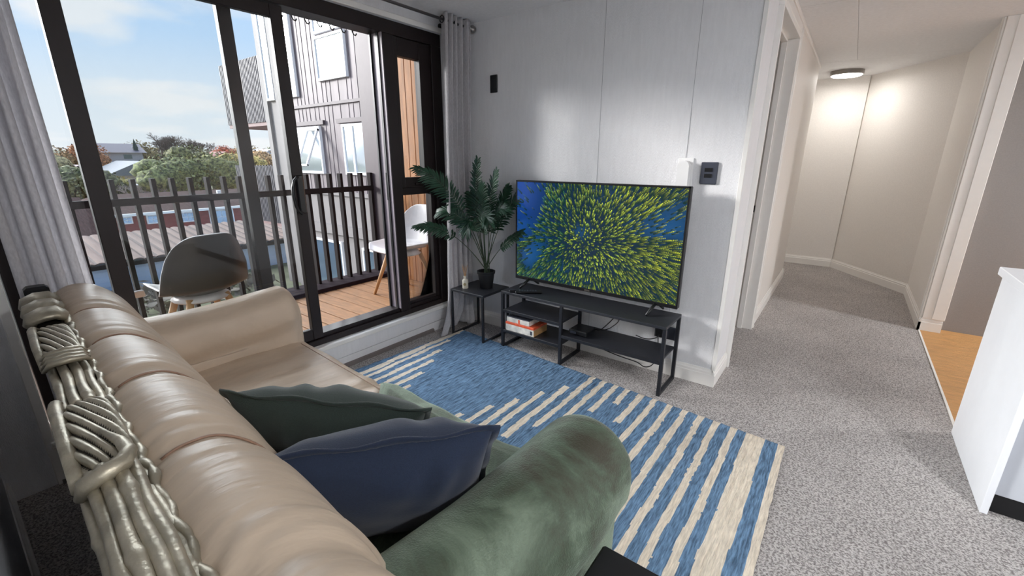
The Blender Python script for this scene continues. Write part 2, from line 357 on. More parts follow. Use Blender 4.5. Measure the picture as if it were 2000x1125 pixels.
# ================================================================ window and sliding door
XI, XO = -2.675, -2.815
w1 = thing('window_1', None, None, (-2.74, 1.3, .215), kind='structure')
fr = MB()
fr.box((XO, .125, .215), (XI, 2.645, .255), .003)            # bottom
fr.box((XO+.002, .172, .255), (-2.70, 2.103, .285), .002); fr.box((XO+.002, 2.197, .255), (-2.70, 2.543, .285), .002)
fr.box((XO, .125, 2.24), (XI, 2.645, 2.325), .003)           # head
fr.box((XO, .125, .2555), (XI, .17, 2.2395), .003)             # near jamb
fr.box((XO, 2.545, .2555), (XI, 2.645, 2.2395), .003)          # far jamb
fr.box((XO, 2.105, .2555), (XI, 2.195, 2.2395), .003)          # mullion post
fr.build('window_frame', M['frame'], w1)
MB().box((-2.812, 2.099, .285), (-2.678, 2.105, 2.24)).build('jamb_sky_face', mat('painted_sky_sheen', S((150, 140, 148)), .45, noise_amt=.04), w1)  # pale face colours in the sky's reflection on the post side
MB().box((-2.728, 2.090, .285), (-2.708, 2.1, 2.24)).box((-2.80, 2.085, .285), (-2.785, 2.1, 2.24)).build('jamb_track', M['blackp'], w1)
p = MB(); p.box((-2.775, 1.125, .285), (-2.735, 1.192, 2.24), .002); p.box((-2.775, .17, .285), (-2.735, .22, 2.24), .002)
p.box((-2.774, .2205, .285), (-2.736, 1.1245, .325), .002); p.box((-2.774, .2205, 2.185), (-2.736, 1.1245, 2.24), .002)
p.build('fixed_panel_frame', M['frame'], w1)
MB().box((-2.758, .21, .32), (-2.752, 1.13, 2.19)).build('pane', M['glass'], w1)
d1 = thing('door_1', None, None, (-2.71, .95, .26), kind='structure')
p = MB(); p.box((-2.725, .452, .262), (-2.685, .522, 2.235), .002); p.box((-2.725, 1.372, .262), (-2.685, 1.442, 2.235), .003)
p.box((-2.724, .5225, .262), (-2.686, 1.3715, .335), .003); p.box((-2.724, .5225, 2.17), (-2.686, 1.3715, 2.235), .003)
p.build('sliding_panel_frame', M['frame'], d1)
MB().box((-2.708, .515, .33), (-2.702, 1.378, 2.175)).build('pane', M['glass'], d1)
h = MB(); h.box((-2.686, 1.388, 1.10), (-2.668, 1.432, 1.33), .006)
ys = [1.385, 1.365, 1.352, 1.350, 1.356, 1.372, 1.39]; zs = [1.318, 1.30, 1.26, 1.21, 1.15, 1.115, 1.10]
h.tube([(-2.655, y, z) for y, z in zip(ys, zs)], .0085, 10)
h.tube([(-2.68, 1.405, 1.318), (-2.655, 1.385, 1.318)], .009, 8); h.tube([(-2.68, 1.405, 1.105), (-2.655, 1.388, 1.105)], .009, 8)
h.build('door_handle', M['blackp'], d1, 'auto')
w2 = thing('window_2', None, None, (-2.74, 2.37, .25), kind='structure')
p = MB()   # awning sash (top) and fixed light (bottom)
for z0, z1 in ((1.215, 2.238),):
    p.box((-2.745, 2.195, z0), (-2.685, 2.232, z1), .003); p.box((-2.745, 2.432, z0), (-2.685, 2.545, z1), .003)
    p.box((-2.744, 2.2325, z0), (-2.686, 2.4315, z0+.075), .003); p.box((-2.744, 2.2325, z1-.118), (-2.686, 2.4315, z1), .003)
p.box((-2.70, 2.32, 1.232), (-2.662, 2.40, 1.25), .004)
p.build('awning_sash', M['frame'], w2)
p = MB(); p.box((-2.77, 2.195, 1.16), (-2.69, 2.545, 1.215), .003); p.box((-2.77, 2.500, .286), (-2.702, 2.544, 1.159), .003); p.box((-2.769, 2.196, .286), (-2.703, 2.4995, .31), .003)
p.build('lower_light_frame', M['frame'], w2)
MB().box((-2.722, 2.225, 1.29), (-2.716, 2.44, 2.13)).build('pane', M['glass'], w2)
MB().box((-2.735, 2.195, .30), (-2.729, 2.505, 1.17)).build('pane', M['glass'], w2)
MB().box((-2.735, 2.088, 1.13), (-2.72, 2.106, 1.33), .003).build('latch_keeper', M['blackp'], w2)

# ================================================================ balcony
dk = MB(); dk.cur = 0
yb = -1.0
while yb < 2.92:
    dk.box((-3.83, yb, .165), (-2.82, yb+.131, .198), .002); yb += .141
dk2 = dk.build('balcony_deck', mat('cedar_deck', S((168, 122, 80)), .6, noise_amt=.18, scale=7, stretch=(1, 6, 1), bump=.1, bscale=60)); dk2['kind'] = 'structure'
sl = MB(); sl.box((-4.1, -1.0, -.05), (-2.8, 3.1, .16)); sl.box((-4.12, -1.0, .16), (-3.835, 2.96, .235), .004)
sl.build('balcony_kerb', mat('dark_taupe_metal', S((44, 34, 39)), .9, noise_amt=.08, scale=20, spec=.1))['kind'] = 'structure'
cedar = mat('cedar_cladding', S((176, 120, 74)), .6, noise_amt=.25, scale=6, stretch=(4, 4, .5), bump=.1, bscale=60)
ew = MB(); ew.box((-4.10, 2.955, -.1), (-2.82, 3.1, 2.9)); x = -3.72
while x < -2.86:
    ew.box((x, 2.925, .2), (x+.088, 2.955, 2.9), .003); x += .094
o = ew.build('wall_balcony_end', cedar); o['kind'] = 'structure'
taupe = mat('taupe_metal', S((84, 72, 76)), .5, noise_amt=.06, scale=12)
MB().box((-4.12, 2.90, -.1), (-3.80, 2.954, 2.9), .004).build('trim_9', taupe)['kind'] = 'structure'
railm = mat('taupe_rail_paint', S((36, 29, 29)), .75, noise_amt=.08, scale=30, spec=.15)
rt = thing('balcony_railing', 'dark taupe balcony railing of tall flat bars beyond the sliding door', 'railing', (-4.03, 1.2, .235))
MB().box((-4.045, -.9, 1.105), (-4.005, 2.90, 1.155), .003).build('top_rail', railm, rt)
k = 0; y = 2.885
while y > -.1:
    MB().box((-4.068, y-.0135, .235), (-4.010, y+.0135, 1.285), .002).build('bar', railm, rt); y -= .1155
# hooks under the lintel outside
for k in range(7):
    y = 1.50+k*.083
    mb = MB(); pts = [(-2.85, y, 2.30), (-2.85, y, 2.245), (-2.85, y+.010, 2.228), (-2.85, y+.024, 2.226), (-2.85, y+.032, 2.238)]
    mb.tube(pts, .0045, 6); mb.box((-2.86, y-.012, 2.268), (-2.84, y+.012, 2.278))
    tag(mb.build('hook', M['blackp']), ['nearest', 'second', 'third', 'fourth', 'fifth', 'sixth', 'farthest'][k]+' of seven small black hooks hanging under the door head outside', 'hook', 'row of hooks over the door')

# shell chair ------------------------------------------------------
def make_chair(label, loc, rotz, shell=None):
    """local: seat faces +y"""
    t = thing('shell_chair', label, 'chair', loc, rotz, 'shell chairs on the balcony')
    Mx = mw(t)
    def surf(u, v):
        a = (u-.5)*2   # across
        # v 0 = front lip, 1 = top of back
        P = [(0, .235, .425), (0, .20, .452), (0, .05, .435), (0, -.10, .430), (0, -.185, .475), (0, -.225, .60), (0, -.25, .72), (0, -.275, .815)]
        W = [.17, .215, .235, .24, .25, .235, .205, .175]
        s_ = v*(len(P)-1); i = min(int(s_), len(P)-2); f = s_-i; f2 = f*f*(3-2*f)*.4+f*.6
        y = P[i][1]*(1-f2)+P[i+1][1]*f2; z = P[i][2]*(1-f2)+P[i+1][2]*f2; w = W[i]*(1-f2)+W[i+1]*f2
        side = abs(a)**2.6
        lift = side*(.07 if v > .3 else .02+.05*v/.3)
        if v > .5: return (a*w, y+side*.085, z-abs(a)**4*.08*max(0, (v-.6)/.4)**2)
        return (a*w, y+side*.02, z+lift)
    mb = MB().grid(surf, 20, 28); mb.xf(Mx)
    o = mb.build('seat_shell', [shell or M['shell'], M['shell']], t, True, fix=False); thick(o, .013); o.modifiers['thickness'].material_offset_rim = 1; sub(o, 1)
    mb = MB(); mb.lathe([(.0, .0), (.15, .0), (.16, .012), (.12, .04), (0, .04)], (0, 0, .385), 20)
    mb.grid(lambda u, v: ((u-.5)*.36, -.13+v*.30, .452+.018*math.sin(PI*u)*math.sin(PI*v)), 10, 10); mb.xf(Mx); mb.build('seat_pad', M['shell'], t, True)
    for sx in (-1, 1):
        for sy in (-1, 1):
            mb = MB().tube([(sx*.10, sy*.09+.0, .41), (sx*.215, sy*.205, 0)], [.021, .013], 12); mb.xf(Mx); mb.build('leg', M['wood'], t, True)
    return t
make_chair('white shell chair with beech legs on the right of the balcony, seen from its side', (-3.19, 2.58, .198), PI)
make_chair('white shell chair turned away, its broad back painted dark for the glass reflection, behind the sofa arm', (-3.15, .93, .198), PI*.5+.08, mat('reflection_dark_shell', S((62, 57, 54)), .3, noise_amt=.03, scale=10))  # white shell coloured dark, the reflection in the glass painted in
make_chair('leftmost shell chair on the balcony, half hidden by the left curtain', (-3.30, .38, .198), 0.35)

# ================================================================ TV and its stand
TX0, TX1, TZ0, TZ1, TY = -2.005, -.735, .535, 1.275, 2.72
tv = thing('television', 'large flat television showing a forest from above, on the low black stand', 'television', (-1.37, 2.74, .466))
b = MB(); b.box((TX0, TY+.004, TZ0-.018), (TX1, TY+.04, TZ1), .004); b.box((TX0+.2, TY+.04, TZ0+.05), (TX1-.2, TY+.075, TZ1-.25), .01)
b.build('back_shell', M['blackp'], tv)
bz = MB(); bw = .012
bz.box((TX0, TY-.006, TZ1-bw), (TX1, TY+.004, TZ1), .002); bz.box((TX0, TY-.006, TZ0-.018), (TX1, TY+.004, TZ0+.006), .002)
bz.box((TX0, TY-.006, TZ0), (TX0+bw, TY+.004, TZ1), .002); bz.box((TX1-bw, TY-.006, TZ0), (TX1, TY+.004, TZ1), .002)
bz.build('bezel', M['blackp'], tv)
MB().box((-1.39, TY-.0085, TZ0-.014), (-1.35, TY-.005, TZ0-.002), .001).build('badge', M['chrome'], tv)
for lx, s_ in ((TX0+.13, 1), (TX1-.14, 1)):
    lg = MB(); lg.tube([(lx, TY+.02, TZ0+.0), (lx-.02, TY-.10, .472)], [.012, .009], 8); lg.tube([(lx, TY+.02, TZ0+.0), (lx+.02, TY+.10, .472)], [.012, .009], 8)
    lg.build('stand_leg', M['blackp'], tv, True)
# picture on the screen, painted tree by tree
def forest(W=520, H=300):
    rng = np.random.default_rng(3)
    img = np.zeros((H, W, 3)); yy, xx = np.mgrid[0:H, 0:W]; X = xx/W; Y = yy/H
    img[:] = (.002, .012, .026)
    def blob(n, s): 
        g = np.zeros((H, W))
        for _ in range(n):
            cx, cy, r = rng.random(), rng.random(), s*(.5+rng.random()); g += np.exp(-(((X-cx)*1.75)**2+(Y-cy)**2)/(2*r*r))*(rng.random()-.5)
        return g
    g = blob(60, .10); img += np.clip(g, 0, 1)[..., None]*np.array((.002, .04, .12))
    left = np.exp(-((X*1.75)**2*9+((1-Y))**2*3.0)); img += left[..., None]*np.array((.002, .02, .14))
    cx, cy = .47, .45; trees = []
    gx = 80; gy = 47
    for i in range(gx):
        for j in range(gy):
            px = (i+.5+rng.normal()*.9)/gx; py = (j+.5+rng.normal()*.9)/gy
            if left[min(H-1, max(0, int(py*H))), min(W-1, max(0, int(px*W)))] > .30 and rng.random() < .93: continue
            if g[min(H-1, max(0, int(py*H))), min(W-1, max(0, int(px*W)))] > .33 and rng.random() < .8: continue
            trees.append((px, py, rng.random()))
    trees.sort(key=lambda q: -((q[0]-cx)**2*3+(q[1]-cy)**2))
    for px, py, rr in trees:
        d = np.array((px-cx, py-cy)); D = math.hypot(d[0]*1.75, d[1]); ln = .006+.052*D*(.3+rr)
        u = d/(np.linalg.norm(d)+1e-6); big = .0062+.0060*rr
        hue = rng.random()*.5+.5*px
        tip = np.array((.16+.62*hue, .42+.40*hue, .03+.07*(1-hue)))*(.35+1.0*rr*rr)
        if px < .35 and rng.random() < .5: tip = np.array((.08, .26, .10))*(.4+.7*rr)
        for s_ in np.linspace(0, 1, 7):
            qx, qy = px+u[0]*ln*s_, py+u[1]*ln*s_*1.5; r = big*(1.15-.72*s_)*H
            ix, iy = qx*W, qy*H; x0, x1, y0, y1 = int(ix-r-1), int(ix+r+2), int(iy-r-1), int(iy+r+2)
            x0, y0 = max(0, x0), max(0, y0); x1, y1 = min(W, x1), min(H, y1)
            if x0 >= x1 or y0 >= y1: continue
            sx, sy = xx[y0:y1, x0:x1], yy[y0:y1, x0:x1]
            th = np.arctan2(sy-iy, sx-ix); rad = r*(.72+.28*np.cos(th*5+rr*6)); msk = np.hypot(sx-ix, sy-iy) < rad
            dk_ = .55+.45*math.sin(px*11+2*math.sin(py*7))*math.sin(py*9+1.5*math.cos(px*6)); lit = (.45+.55*dk_+.15)*np.clip(.55+.45*((sx-ix)*.5+(sy-iy)*.7)/max(r, 1), .1, 1)[..., None]
            colr = tip*(s_**2.2)*lit+np.array((.001, .016, .014))*(1-s_)
            blk = img[y0:y1, x0:x1]; blk[msk] = np.broadcast_to(colr, blk.shape)[msk]
    return np.clip(img, 0, 1)
pic = forest(); PH, PW = pic.shape[:2]
x0, x1, z0, z1 = TX0+bw, TX1-bw, TZ0+.006, TZ1-bw
mb = MB().grid(lambda u, v: (x0+(x1-x0)*u, TY-.002, z0+(z1-z0)*v), PW, PH)
scr = mb.build('screen', emat('tmp', (1, 1, 1, 1), 1), tv, fix=False)
at = scr.data.color_attributes.new('picture', 'FLOAT_COLOR', 'POINT')
pp = np.ones((PW+1, PH+1, 4)); pp[:PW, :PH, :3] = pic.transpose(1, 0, 2); pp[PW, :, :3] = pp[PW-1, :, :3]; pp[:, PH, :3] = pp[:, PH-1, :3]
at.data.foreach_set('color', pp.reshape(-1))
ms = bpy.data.materials.new('lit_screen'); ms.use_nodes = True; t = ms.node_tree; b = t.nodes['Principled BSDF']
a = N(t, 'ShaderNodeAttribute', attribute_name='picture'); t.links.new(a.outputs['Color'], b.inputs['Emission Color']); b.inputs['Emission Strength'].default_value = .92
b.inputs['Base Color'].default_value = (.01, .01, .012, 1); b.inputs['Roughness'].default_value = .15; b.inputs['Specular IOR Level'].default_value = .3
scr.data.materials.clear(); scr.data.materials.append(ms)

# stand
CX0, CX1, CY0, CY1, CT = -1.985, -.725, 2.50, 2.80, .465; CM = -1.455; br = .022
st = thing('tv_stand', 'long low black metal television stand with open shelves against the wall', 'tv stand', (-1.355, 2.65, 0))
MB().box((CX0, CY0, CT-.02), (CX1, CY1, CT), .003).build('top_panel', M['blacktop'], st)
for x in (CX0, CM-br/2, CX1-br):
    for y in (CY0, CY1-br): MB().box((x, y, 0.0), (x+br, y+br, CT-.02), .002).build('leg', M['black'], st)
    MB().box((x, CY0+br, 0.0), (x+br, CY1-br, br), .002).build('foot_bar', M['black'], st)
def shelf(xa, xb, z):
    o = MB().box((xa, CY0+.004, z-.016), (xb, CY1-.004, z), .002).build('shelf', M['blacktop'], st)
    MB().box((xa, CY0, z-.02), (xb, CY0+.012, z+.003), .002).build('shelf_rail', M['black'], st)
shelf(CX0+br, CM-br/2, .318); shelf(CX0+br, CM-br/2, .152); shelf(CM+br/2, CX1-br, .232)

# side table
SX0, SX1, SY0, SY1, STZ = -2.475, -2.125, 2.45, 2.79, .405; b2 = .018
sd = thing('side_table', 'small square black metal side table under the potted palm', 'side table', (-2.3, 2.62, 0))
MB().box((SX0, SY0, STZ-.02), (SX1, SY1, STZ), .003).build('table_top', M['blacktop'], sd)
for x in (SX0, SX1-b2):
    for y in (SY0, SY1-b2): MB().box((x, y, .0), (x+b2, y+b2, STZ-.02), .002).build('leg', M['black'], sd)
    MB().box((x, SY0+b2, .0), (x+b2, SY1-b2, b2), .002).build('foot_bar', M['black'], sd)

# board games
kraft = mat('kraft_card', S((190, 148, 98)), .7, noise_amt=.1, scale=20)
printw = mat('printed_white_card', S((240, 236, 226)), .5, noise_amt=.35, scale=22, col2=S((196, 196, 190)))
orange = mat('orange_print', S((222, 92, 56)), .5, noise_amt=.15, scale=30)
g1 = thing('game_box', 'larger white and orange board game box, bottom of the two on the lower shelf', 'game box', (-1.81, 2.60, .152), 0, 'board games in the stand')
MB().box((-1.945, 2.51, .153), (-1.685, 2.69, .207), .002).build('box_base', printw, g1)
lid = MB(); lid.box((-1.947, 2.508, .206), (-1.683, 2.692, .224), .002); lid.build('lid', orange, g1)
MB().box((-1.686, 2.512, .155), (-1.682, 2.688, .205)).build('end_panel', kraft, g1)
MB().box((-1.715, 2.5075, .165), (-1.700, 2.509, .195)).build('printed_patch', M['socket'], g1)
g2_ = thing('game_box', 'smaller white board game box with dark lid, on top of the larger one', 'game box', (-1.84, 2.60, .224), 0, 'board games in the stand')
MB().box((-1.94, 2.515, .2245), (-1.73, 2.665, .262), .002).build('box_base', printw, g2_)
MB().box((-1.94, 2.515, .2625), (-1.73, 2.665, .268), .001).build('lid', M['socket'], g2_)
MB().box((-1.83, 2.5135, .228), (-1.815, 2.516, .258)).build('printed_patch', orange, g2_)

# remotes
def remote(label, c, rot, L, W):
    t = thing('remote_control', label, 'remote control', (c[0], c[1], CT), rot)
    Mx = mw(t); mb = MB().box((-W/2, -L/2, .001), (W/2, L/2, .018), .006).xf(Mx); mb.build('casing', M['blackp'], t)
    mb = MB()
    for r_ in range(7):
        for c_ in range(3): mb.box((-W*.32+c_*W*.24, -L*.36+r_*L*.10, .017), (-W*.32+c_*W*.24+W*.16, -L*.36+r_*L*.10+L*.055, .0205))
    mb.xf(Mx); mb.build('buttons', M['socket'], t)
remote('black remote control with many buttons lying on the television stand', (-1.78, 2.575), -.95, .20, .048)
remote('short pale ended remote control beside the longer black one', (-1.87, 2.54), -.85, .11, .035)

# set top box, cables, plug
sb = thing('set_top_box', 'small black set top box on the right hand shelf of the stand', 'set top box', (-1.34, 2.62, .232))
MB().box((-1.42, 2.56, .236), (-1.28, 2.70, .272), .006).build('case', M['blackp'], sb)
MB().box((-1.405, 2.558, .244), (-1.36, 2.561, .262), .001).build('display', M['socket'], sb)
def cable(pts, label, r=.0035):
    P = [Vector(p) for p in pts]; Q = []
    for i in range(len(P)-1):
        p0, p1, p2, p3 = P[max(i-1, 0)], P[i], P[i+1], P[min(i+2, len(P)-1)]
        for k in range(8):
            t = k/8; Q.append(.5*((2*p1)+(-p0+p2)*t+(2*p0-5*p1+4*p2-p3)*t*t+(-p0+3*p1-3*p2+p3)*t**3))
    Q.append(P[-1]); return tag(MB().tube(Q, r, 6).build('cable', M['blackp'], None, True), label, 'cable')
cable([(-1.30, 2.71, .25), (-1.22, 2.74, .255), (-1.16, 2.75, .30), (-1.13, 2.755, .345), (-1.16, 2.76, .36), (-1.20, 2.75, .31), (-1.24, 2.72, .262), (-1.27, 2.71, .25)], 'black cable curling into a loop above the set top box')
cable([(-1.36, 2.71, .245), (-1.38, 2.812, .20), (-1.34, 2.815, .12), (-1.25, 2.81, .09), (-1.14, 2.812, .12), (-1.12, 2.82, .18)], 'black cable hanging below the shelf under the set top box')
cable([(-1.44, 2.815, .14), (-1.30, 2.815, .075), (-1.15, 2.81, .05), (-1.0, 2.80, .045), (-.93, 2.79, .03), (-.88, 2.80, .06), (-.86, 2.815, .14), (-.87, 2.825, .27)], 'black cable sagging to the carpet below the wall outlet')
cable([(-.845, 2.80, .30), (-.88, 2.79, .26), (-.95, 2.80, .235), (-1.02, 2.81, .24)], 'black cable running left out of the plug in the lower outlet')
ou = thing('power_outlet', 'black double power outlet low on the wall behind the stand', 'power outlet', (-.83, 2.84, .25))
MB().box((-.90, 2.834, .255), (-.755, 2.845, .345), .003).build('plate', M['socket'], ou)
MB().box((-.885, 2.795, .27), (-.825, 2.834, .33), .006).build('plug', M['blackp'], ou)

# wall plates
sw = thing('blank_wall_plate', 'plain black rectangular plate high on the wall right of the curtain', 'wall plate', (-2.31, 2.845, 1.92))
MB().box((-2.347, 2.835, 1.915), (-2.278, 2.845, 2.04), .003).build('plate', M['blackp'], sw)
MB().box((-2.335, 2.832, 1.95), (-2.290, 2.836, 2.005), .002).build('rocker', M['blackp'], sw)
po = thing('power_outlet', 'charcoal double power outlet on the wall right of the television', 'power outlet', (-.685, 2.845, 1.29))
MB().box((-.725, 2.833, 1.285), (-.630, 2.845, 1.412), .004).build('plate', M['socket'], po)
for z in (1.333, 1.367):
    mb = MB(); mb.box((-.703, 2.829, z-.010), (-.658, 2.8335, z+.012), .004); mb.build('socket', M['blackp'], po)
th = thing('wall_holder', 'white wall holder with arched top partly hidden behind the television corner', 'wall holder', (-.81, 2.83, 1.18))
MB().box((-.862, 2.838, 1.16), (-.770, 2.845, 1.435), .003).build('back_plate', M['white_pl'], th)
arch = [(-.853, 1.16)]+[(-.8185-.0345*math.cos(a_*PI/12), 1.385+.036*math.sin(a_*PI/12)) for a_ in range(13)]+[(-.784, 1.16)]
mb = MB().prism(arch, 1, 2.795, 2.838); mb.build('arched_cover', M['white_pl'], th, 'auto')

# ================================================================ diffuser, palm
df = thing('reed_diffuser', 'small cream bottle with thin wooden reeds on the side table', 'reed diffuser', (-2.385, 2.535, STZ))
MB().lathe([(0, 0), (.022, 0), (.024, .004), (.024, .062), (.020, .074), (.011, .080), (.011, .098), (.0125, .099), (.0125, .104), (0, .104)], (-2.385, 2.535, STZ), 20).build('bottle', mat('cream_glass', S((232, 226, 210)), .3, noise_amt=.02), df, 'auto')
mb = MB(); mb.lathe([(0, 0), (.012, 0), (.012, .0014), (0, .0014)], (0, 0, 0), 16); mb.xf(Matrix.Translation((-2.3715, 2.5145, STZ+.038)) @ Matrix.Rotation(math.radians(33), 4, 'Z') @ Matrix.Rotation(PI/2, 4, 'X')); mb.build('round_label', mat('tan_label', S((178, 164, 120)), .6), df)
for k in range(7):
    a_ = k*.9; MB().tube([(-2.385, 2.535, STZ+.08), (-2.385+.026*math.cos(a_), 2.535+.02*math.sin(a_), STZ+.19+.008*math.sin(k*2))], .0014, 5).build('reed', M['wood'], df)
PXc, PYc = -2.265, 2.66
pl = thing('potted_palm', 'artificial palm with dark green fronds in a black pot on the side table', 'potted plant', (PXc, PYc, STZ))
MB().lathe([(0, .0), (.052, .0), (.068, .118), (.074, .120), (.076, .140), (.068, .140), (.066, .118), (0, .116)], (PXc, PYc, STZ), 28).build('pot', M['pot'], pl, 'auto')
MB().lathe([(0, 0), (.066, 0), (.05, .008), (0, .012)], (PXc, PYc, STZ+.114), 20).build('soil', M['soil'], pl, True)
def bez(a, b, c, d, t): return a*(1-t)**3+3*b*t*(1-t)**2+3*c*t*t*(1-t)+d*t**3
def frond(tip, mid, leaf=.105, n=26, start=.38, droop=.25, seed=0):
    rng = random.Random(seed); base = Vector((PXc+rng.uniform(-.02, .02), PYc+rng.uniform(-.02, .02), STZ+.12))
    tip = Vector(tip); mid = Vector(mid); c1 = base.lerp(mid, .55)+Vector((0, 0, .04)); c2 = mid+(mid-base)*.25
    mb = MB(); pts = [bez(base, c1, c2, tip, i/24) for i in range(25)]
    mb.cur = 1; mb.tube(pts, [.0042*(1-.75*i/24) for i in range(25)], 6); mb.cur = 0
    for i in range(n):
        t = start+(1-start)*(i/(n-1)); p = bez(base, c1, c2, tip, t); q = bez(base, c1, c2, tip, min(1, t+.02)); q0 = bez(base, c1, c2, tip, t-.02)
        T = (q-q0).normalized(); side = T.cross(Vector((0, -.75, .65))); side.normalize(); nrm = side.cross(T)
        k = (i/(n-1)); L = leaf*(.45+1.1*math.sin(PI*min(1, .12+k*.82))**.8)*rng.uniform(.85, 1.1)*.72; w = .0088
        for s_ in (-1, 1):
            if i == n-1 and s_ == 1: continue
            d = (T*(.62+.5*k)+side*s_*(1-.45*k)).normalized(); d = (d+Vector((rng.uniform(-.08, .08), rng.uniform(-.08, .08), rng.uniform(-.1, .06)))).normalized()
            wd = d.cross(nrm).normalized()
            prev = None
            for j in range(5):
                f = j/4; cpt = p+d*L*f+Vector((0, 0, -droop*L*f*f)); ww = w*(math.sin(PI*(.12+.86*f))**.8)
                a_, b_, c_ = cpt-wd*ww, cpt+nrm*ww*.35, cpt+wd*ww
                idx = len(mb.v); mb.v += [tuple(a_), tuple(b_), tuple(c_)]
                if prev is not None:
                    mb.f += [(prev, idx, idx+1, prev+1), (prev+1, idx+1, idx+2, prev+2)]; mb.m += [0, 0]
                prev = idx
    o = mb.build('frond', [M['leaf'], M['stem']], pl, False, fix=False)
fr_ = [((-2.80, 2.50, 1.36), (-2.43, 2.58, 1.10), .115, 24, .50), ((-2.30, 2.62, 1.42), (-2.33, 2.62, 1.05), .10, 26, .40), ((-2.15, 2.66, 1.34), (-2.23, 2.65, 1.02), .10, 28, .38),
       ((-2.20, 2.56, 1.24), (-2.24, 2.60, .98), .11, 26, .40), ((-1.97, 2.74, 1.16), (-2.12, 2.71, 1.02), .10, 22, .42), ((-2.60, 2.48, 1.02), (-2.38, 2.56, .98), .105, 24, .45),
       ((-2.88, 2.45, .92), (-2.50, 2.54, .86), .085, 20, .52), ((-1.93, 2.70, .90), (-2.12, 2.69, .76), .08, 18, .50), ((-2.08, 2.48, .98), (-2.20, 2.55, 1.00), .11, 24, .42),
       ((-2.28, 2.45, .88), (-2.28, 2.55, 1.00), .11, 24, .45), ((-2.10, 2.74, 1.22), (-2.18, 2.71, 1.0), .10, 24, .42), ((-2.42, 2.66, 1.16), (-2.36, 2.65, .98), .10, 22, .48), ((-2.02, 2.60, 1.06), (-2.16, 2.62, 1.0), .10, 24, .42)]
for i, (tp, md_, lf, n_, s0) in enumerate(fr_):
    if tp[0] < -2.62 and tp[2] > .5: tp = (max(tp[0], -2.66), tp[1]-.18, tp[2])
    frond(tp, md_, lf, n_, s0, seed=i)

# ================================================================ curtains and rod
rod = thing('curtain_rod', 'thin grey metal curtain rod with a round knob finial above the window', 'curtain rod', (-2.50, 1.4, 2.37))
MB().tube([(-2.50, .02, 2.372), (-2.50, 2.79, 2.372)], .0095, 12).build('pole', mat('grey_rod', S((110, 106, 108)), .35, metal=.6), rod, True)
MB().lathe([(0, 0), (.012, .0), (.012, .012), (.022, .018), (.028, .032), (.024, .046), (.010, .052), (0, .052)], (-2.50, 2.785, 2.372), 20, axis=1).build('finial', M['chrome'], rod, True)
for y in (.06, 2.62):
    mb = MB(); mb.tube([(-2.648, y, 2.372), (-2.51, y, 2.372)], .007, 8); mb.lathe([(0, 0), (.02, 0), (.02, .008), (0, .008)], (-2.65, y, 2.372), 14, axis=0); mb.lathe([(.016, -.012), (.018, -.01), (.018, .01), (.016, .012)], (-2.5, y, 2.372), 14, axis=1)
    mb.build('bracket', M['blackp'], rod, True)
def curtain(label, y0, y1, folds, zlo, spread, xoff=0, seed=0, name='curtain', leanx=0.0, amp=.036, puddle=0):
    t = thing(name, label, 'curtain', (-2.52, (y0+y1)/2, zlo), 0, 'grey linen curtains')
    def fn(u, v):
        z = 2.415+(zlo-2.415)*v
        w0, w1 = y0-spread[0]*v**2.2, y1+spread[1]*v**2.2
        uu = u+.012*math.sin(u*23+v*5+seed)*v
        ph = 2*PI*folds*uu
        a_ = amp*(1+.25*math.sin(3*v+u*7+seed))*(1-.15*v)
        y = w0+(w1-w0)*uu+.010*math.sin(ph*2+v*4)*v
        x = -2.50+xoff*min(1, v*3)+leanx*v+a_*math.sin(ph+.5*math.sin(v*3+seed))+.006*nz(u*9, v*6, seed)
        if puddle and z < .32:
            k = (.32-z)/.32; y -= puddle*k*k*(1-u)**1.2*1.0; x += .05*k*k*math.sin(u*9+1)*(1); z = z+ (.05*k*abs(math.sin(u*8)) if k > .6 else 0)
        x = max(x, -2.612 if z < .24 else -2.66)
        return (x, y, max(z, .006))
    o = MB().grid(fn, 150, 70).build('fabric', M['curtain'], t, True, fix=False); thick(o, .0025)
    mb = MB()
    for k in range(1):
        y = y0-.004
        n_ = 16; pts = [(-2.50+.021*math.cos(2*PI*i/n_), y, 2.372+.021*math.sin(2*PI*i/n_)) for i in range(n_+1)]
        mb.tube(pts, .004, 6, cap=False)
    mb.build('eyelets', M['blackp'], t, True)
    return t
curtain('grey linen curtain bunched in the corner between the window and the television wall', 2.50, 2.775, 5, .01, (.02, .0), -.025, 1.0, puddle=.14)
curtain('grey linen curtain gathered at the left end of the window behind the sofa', .14, .345, 4, .25, (-.02, .04), -.03, 2.4)

# ================================================================ rug
RC = {'FL': Vector((-2.455, 2.575, 0)), 'FR': Vector((-.035, 2.405, 0)), 'NL': Vector((-2.60, .95, 0)), 'NR': Vector((-.035, .82, 0))}
def rugpt(u, v): return RC['FL']*(1-u)*(1-v)+RC['FR']*u*(1-v)+RC['NL']*(1-u)*v+RC['NR']*u*v
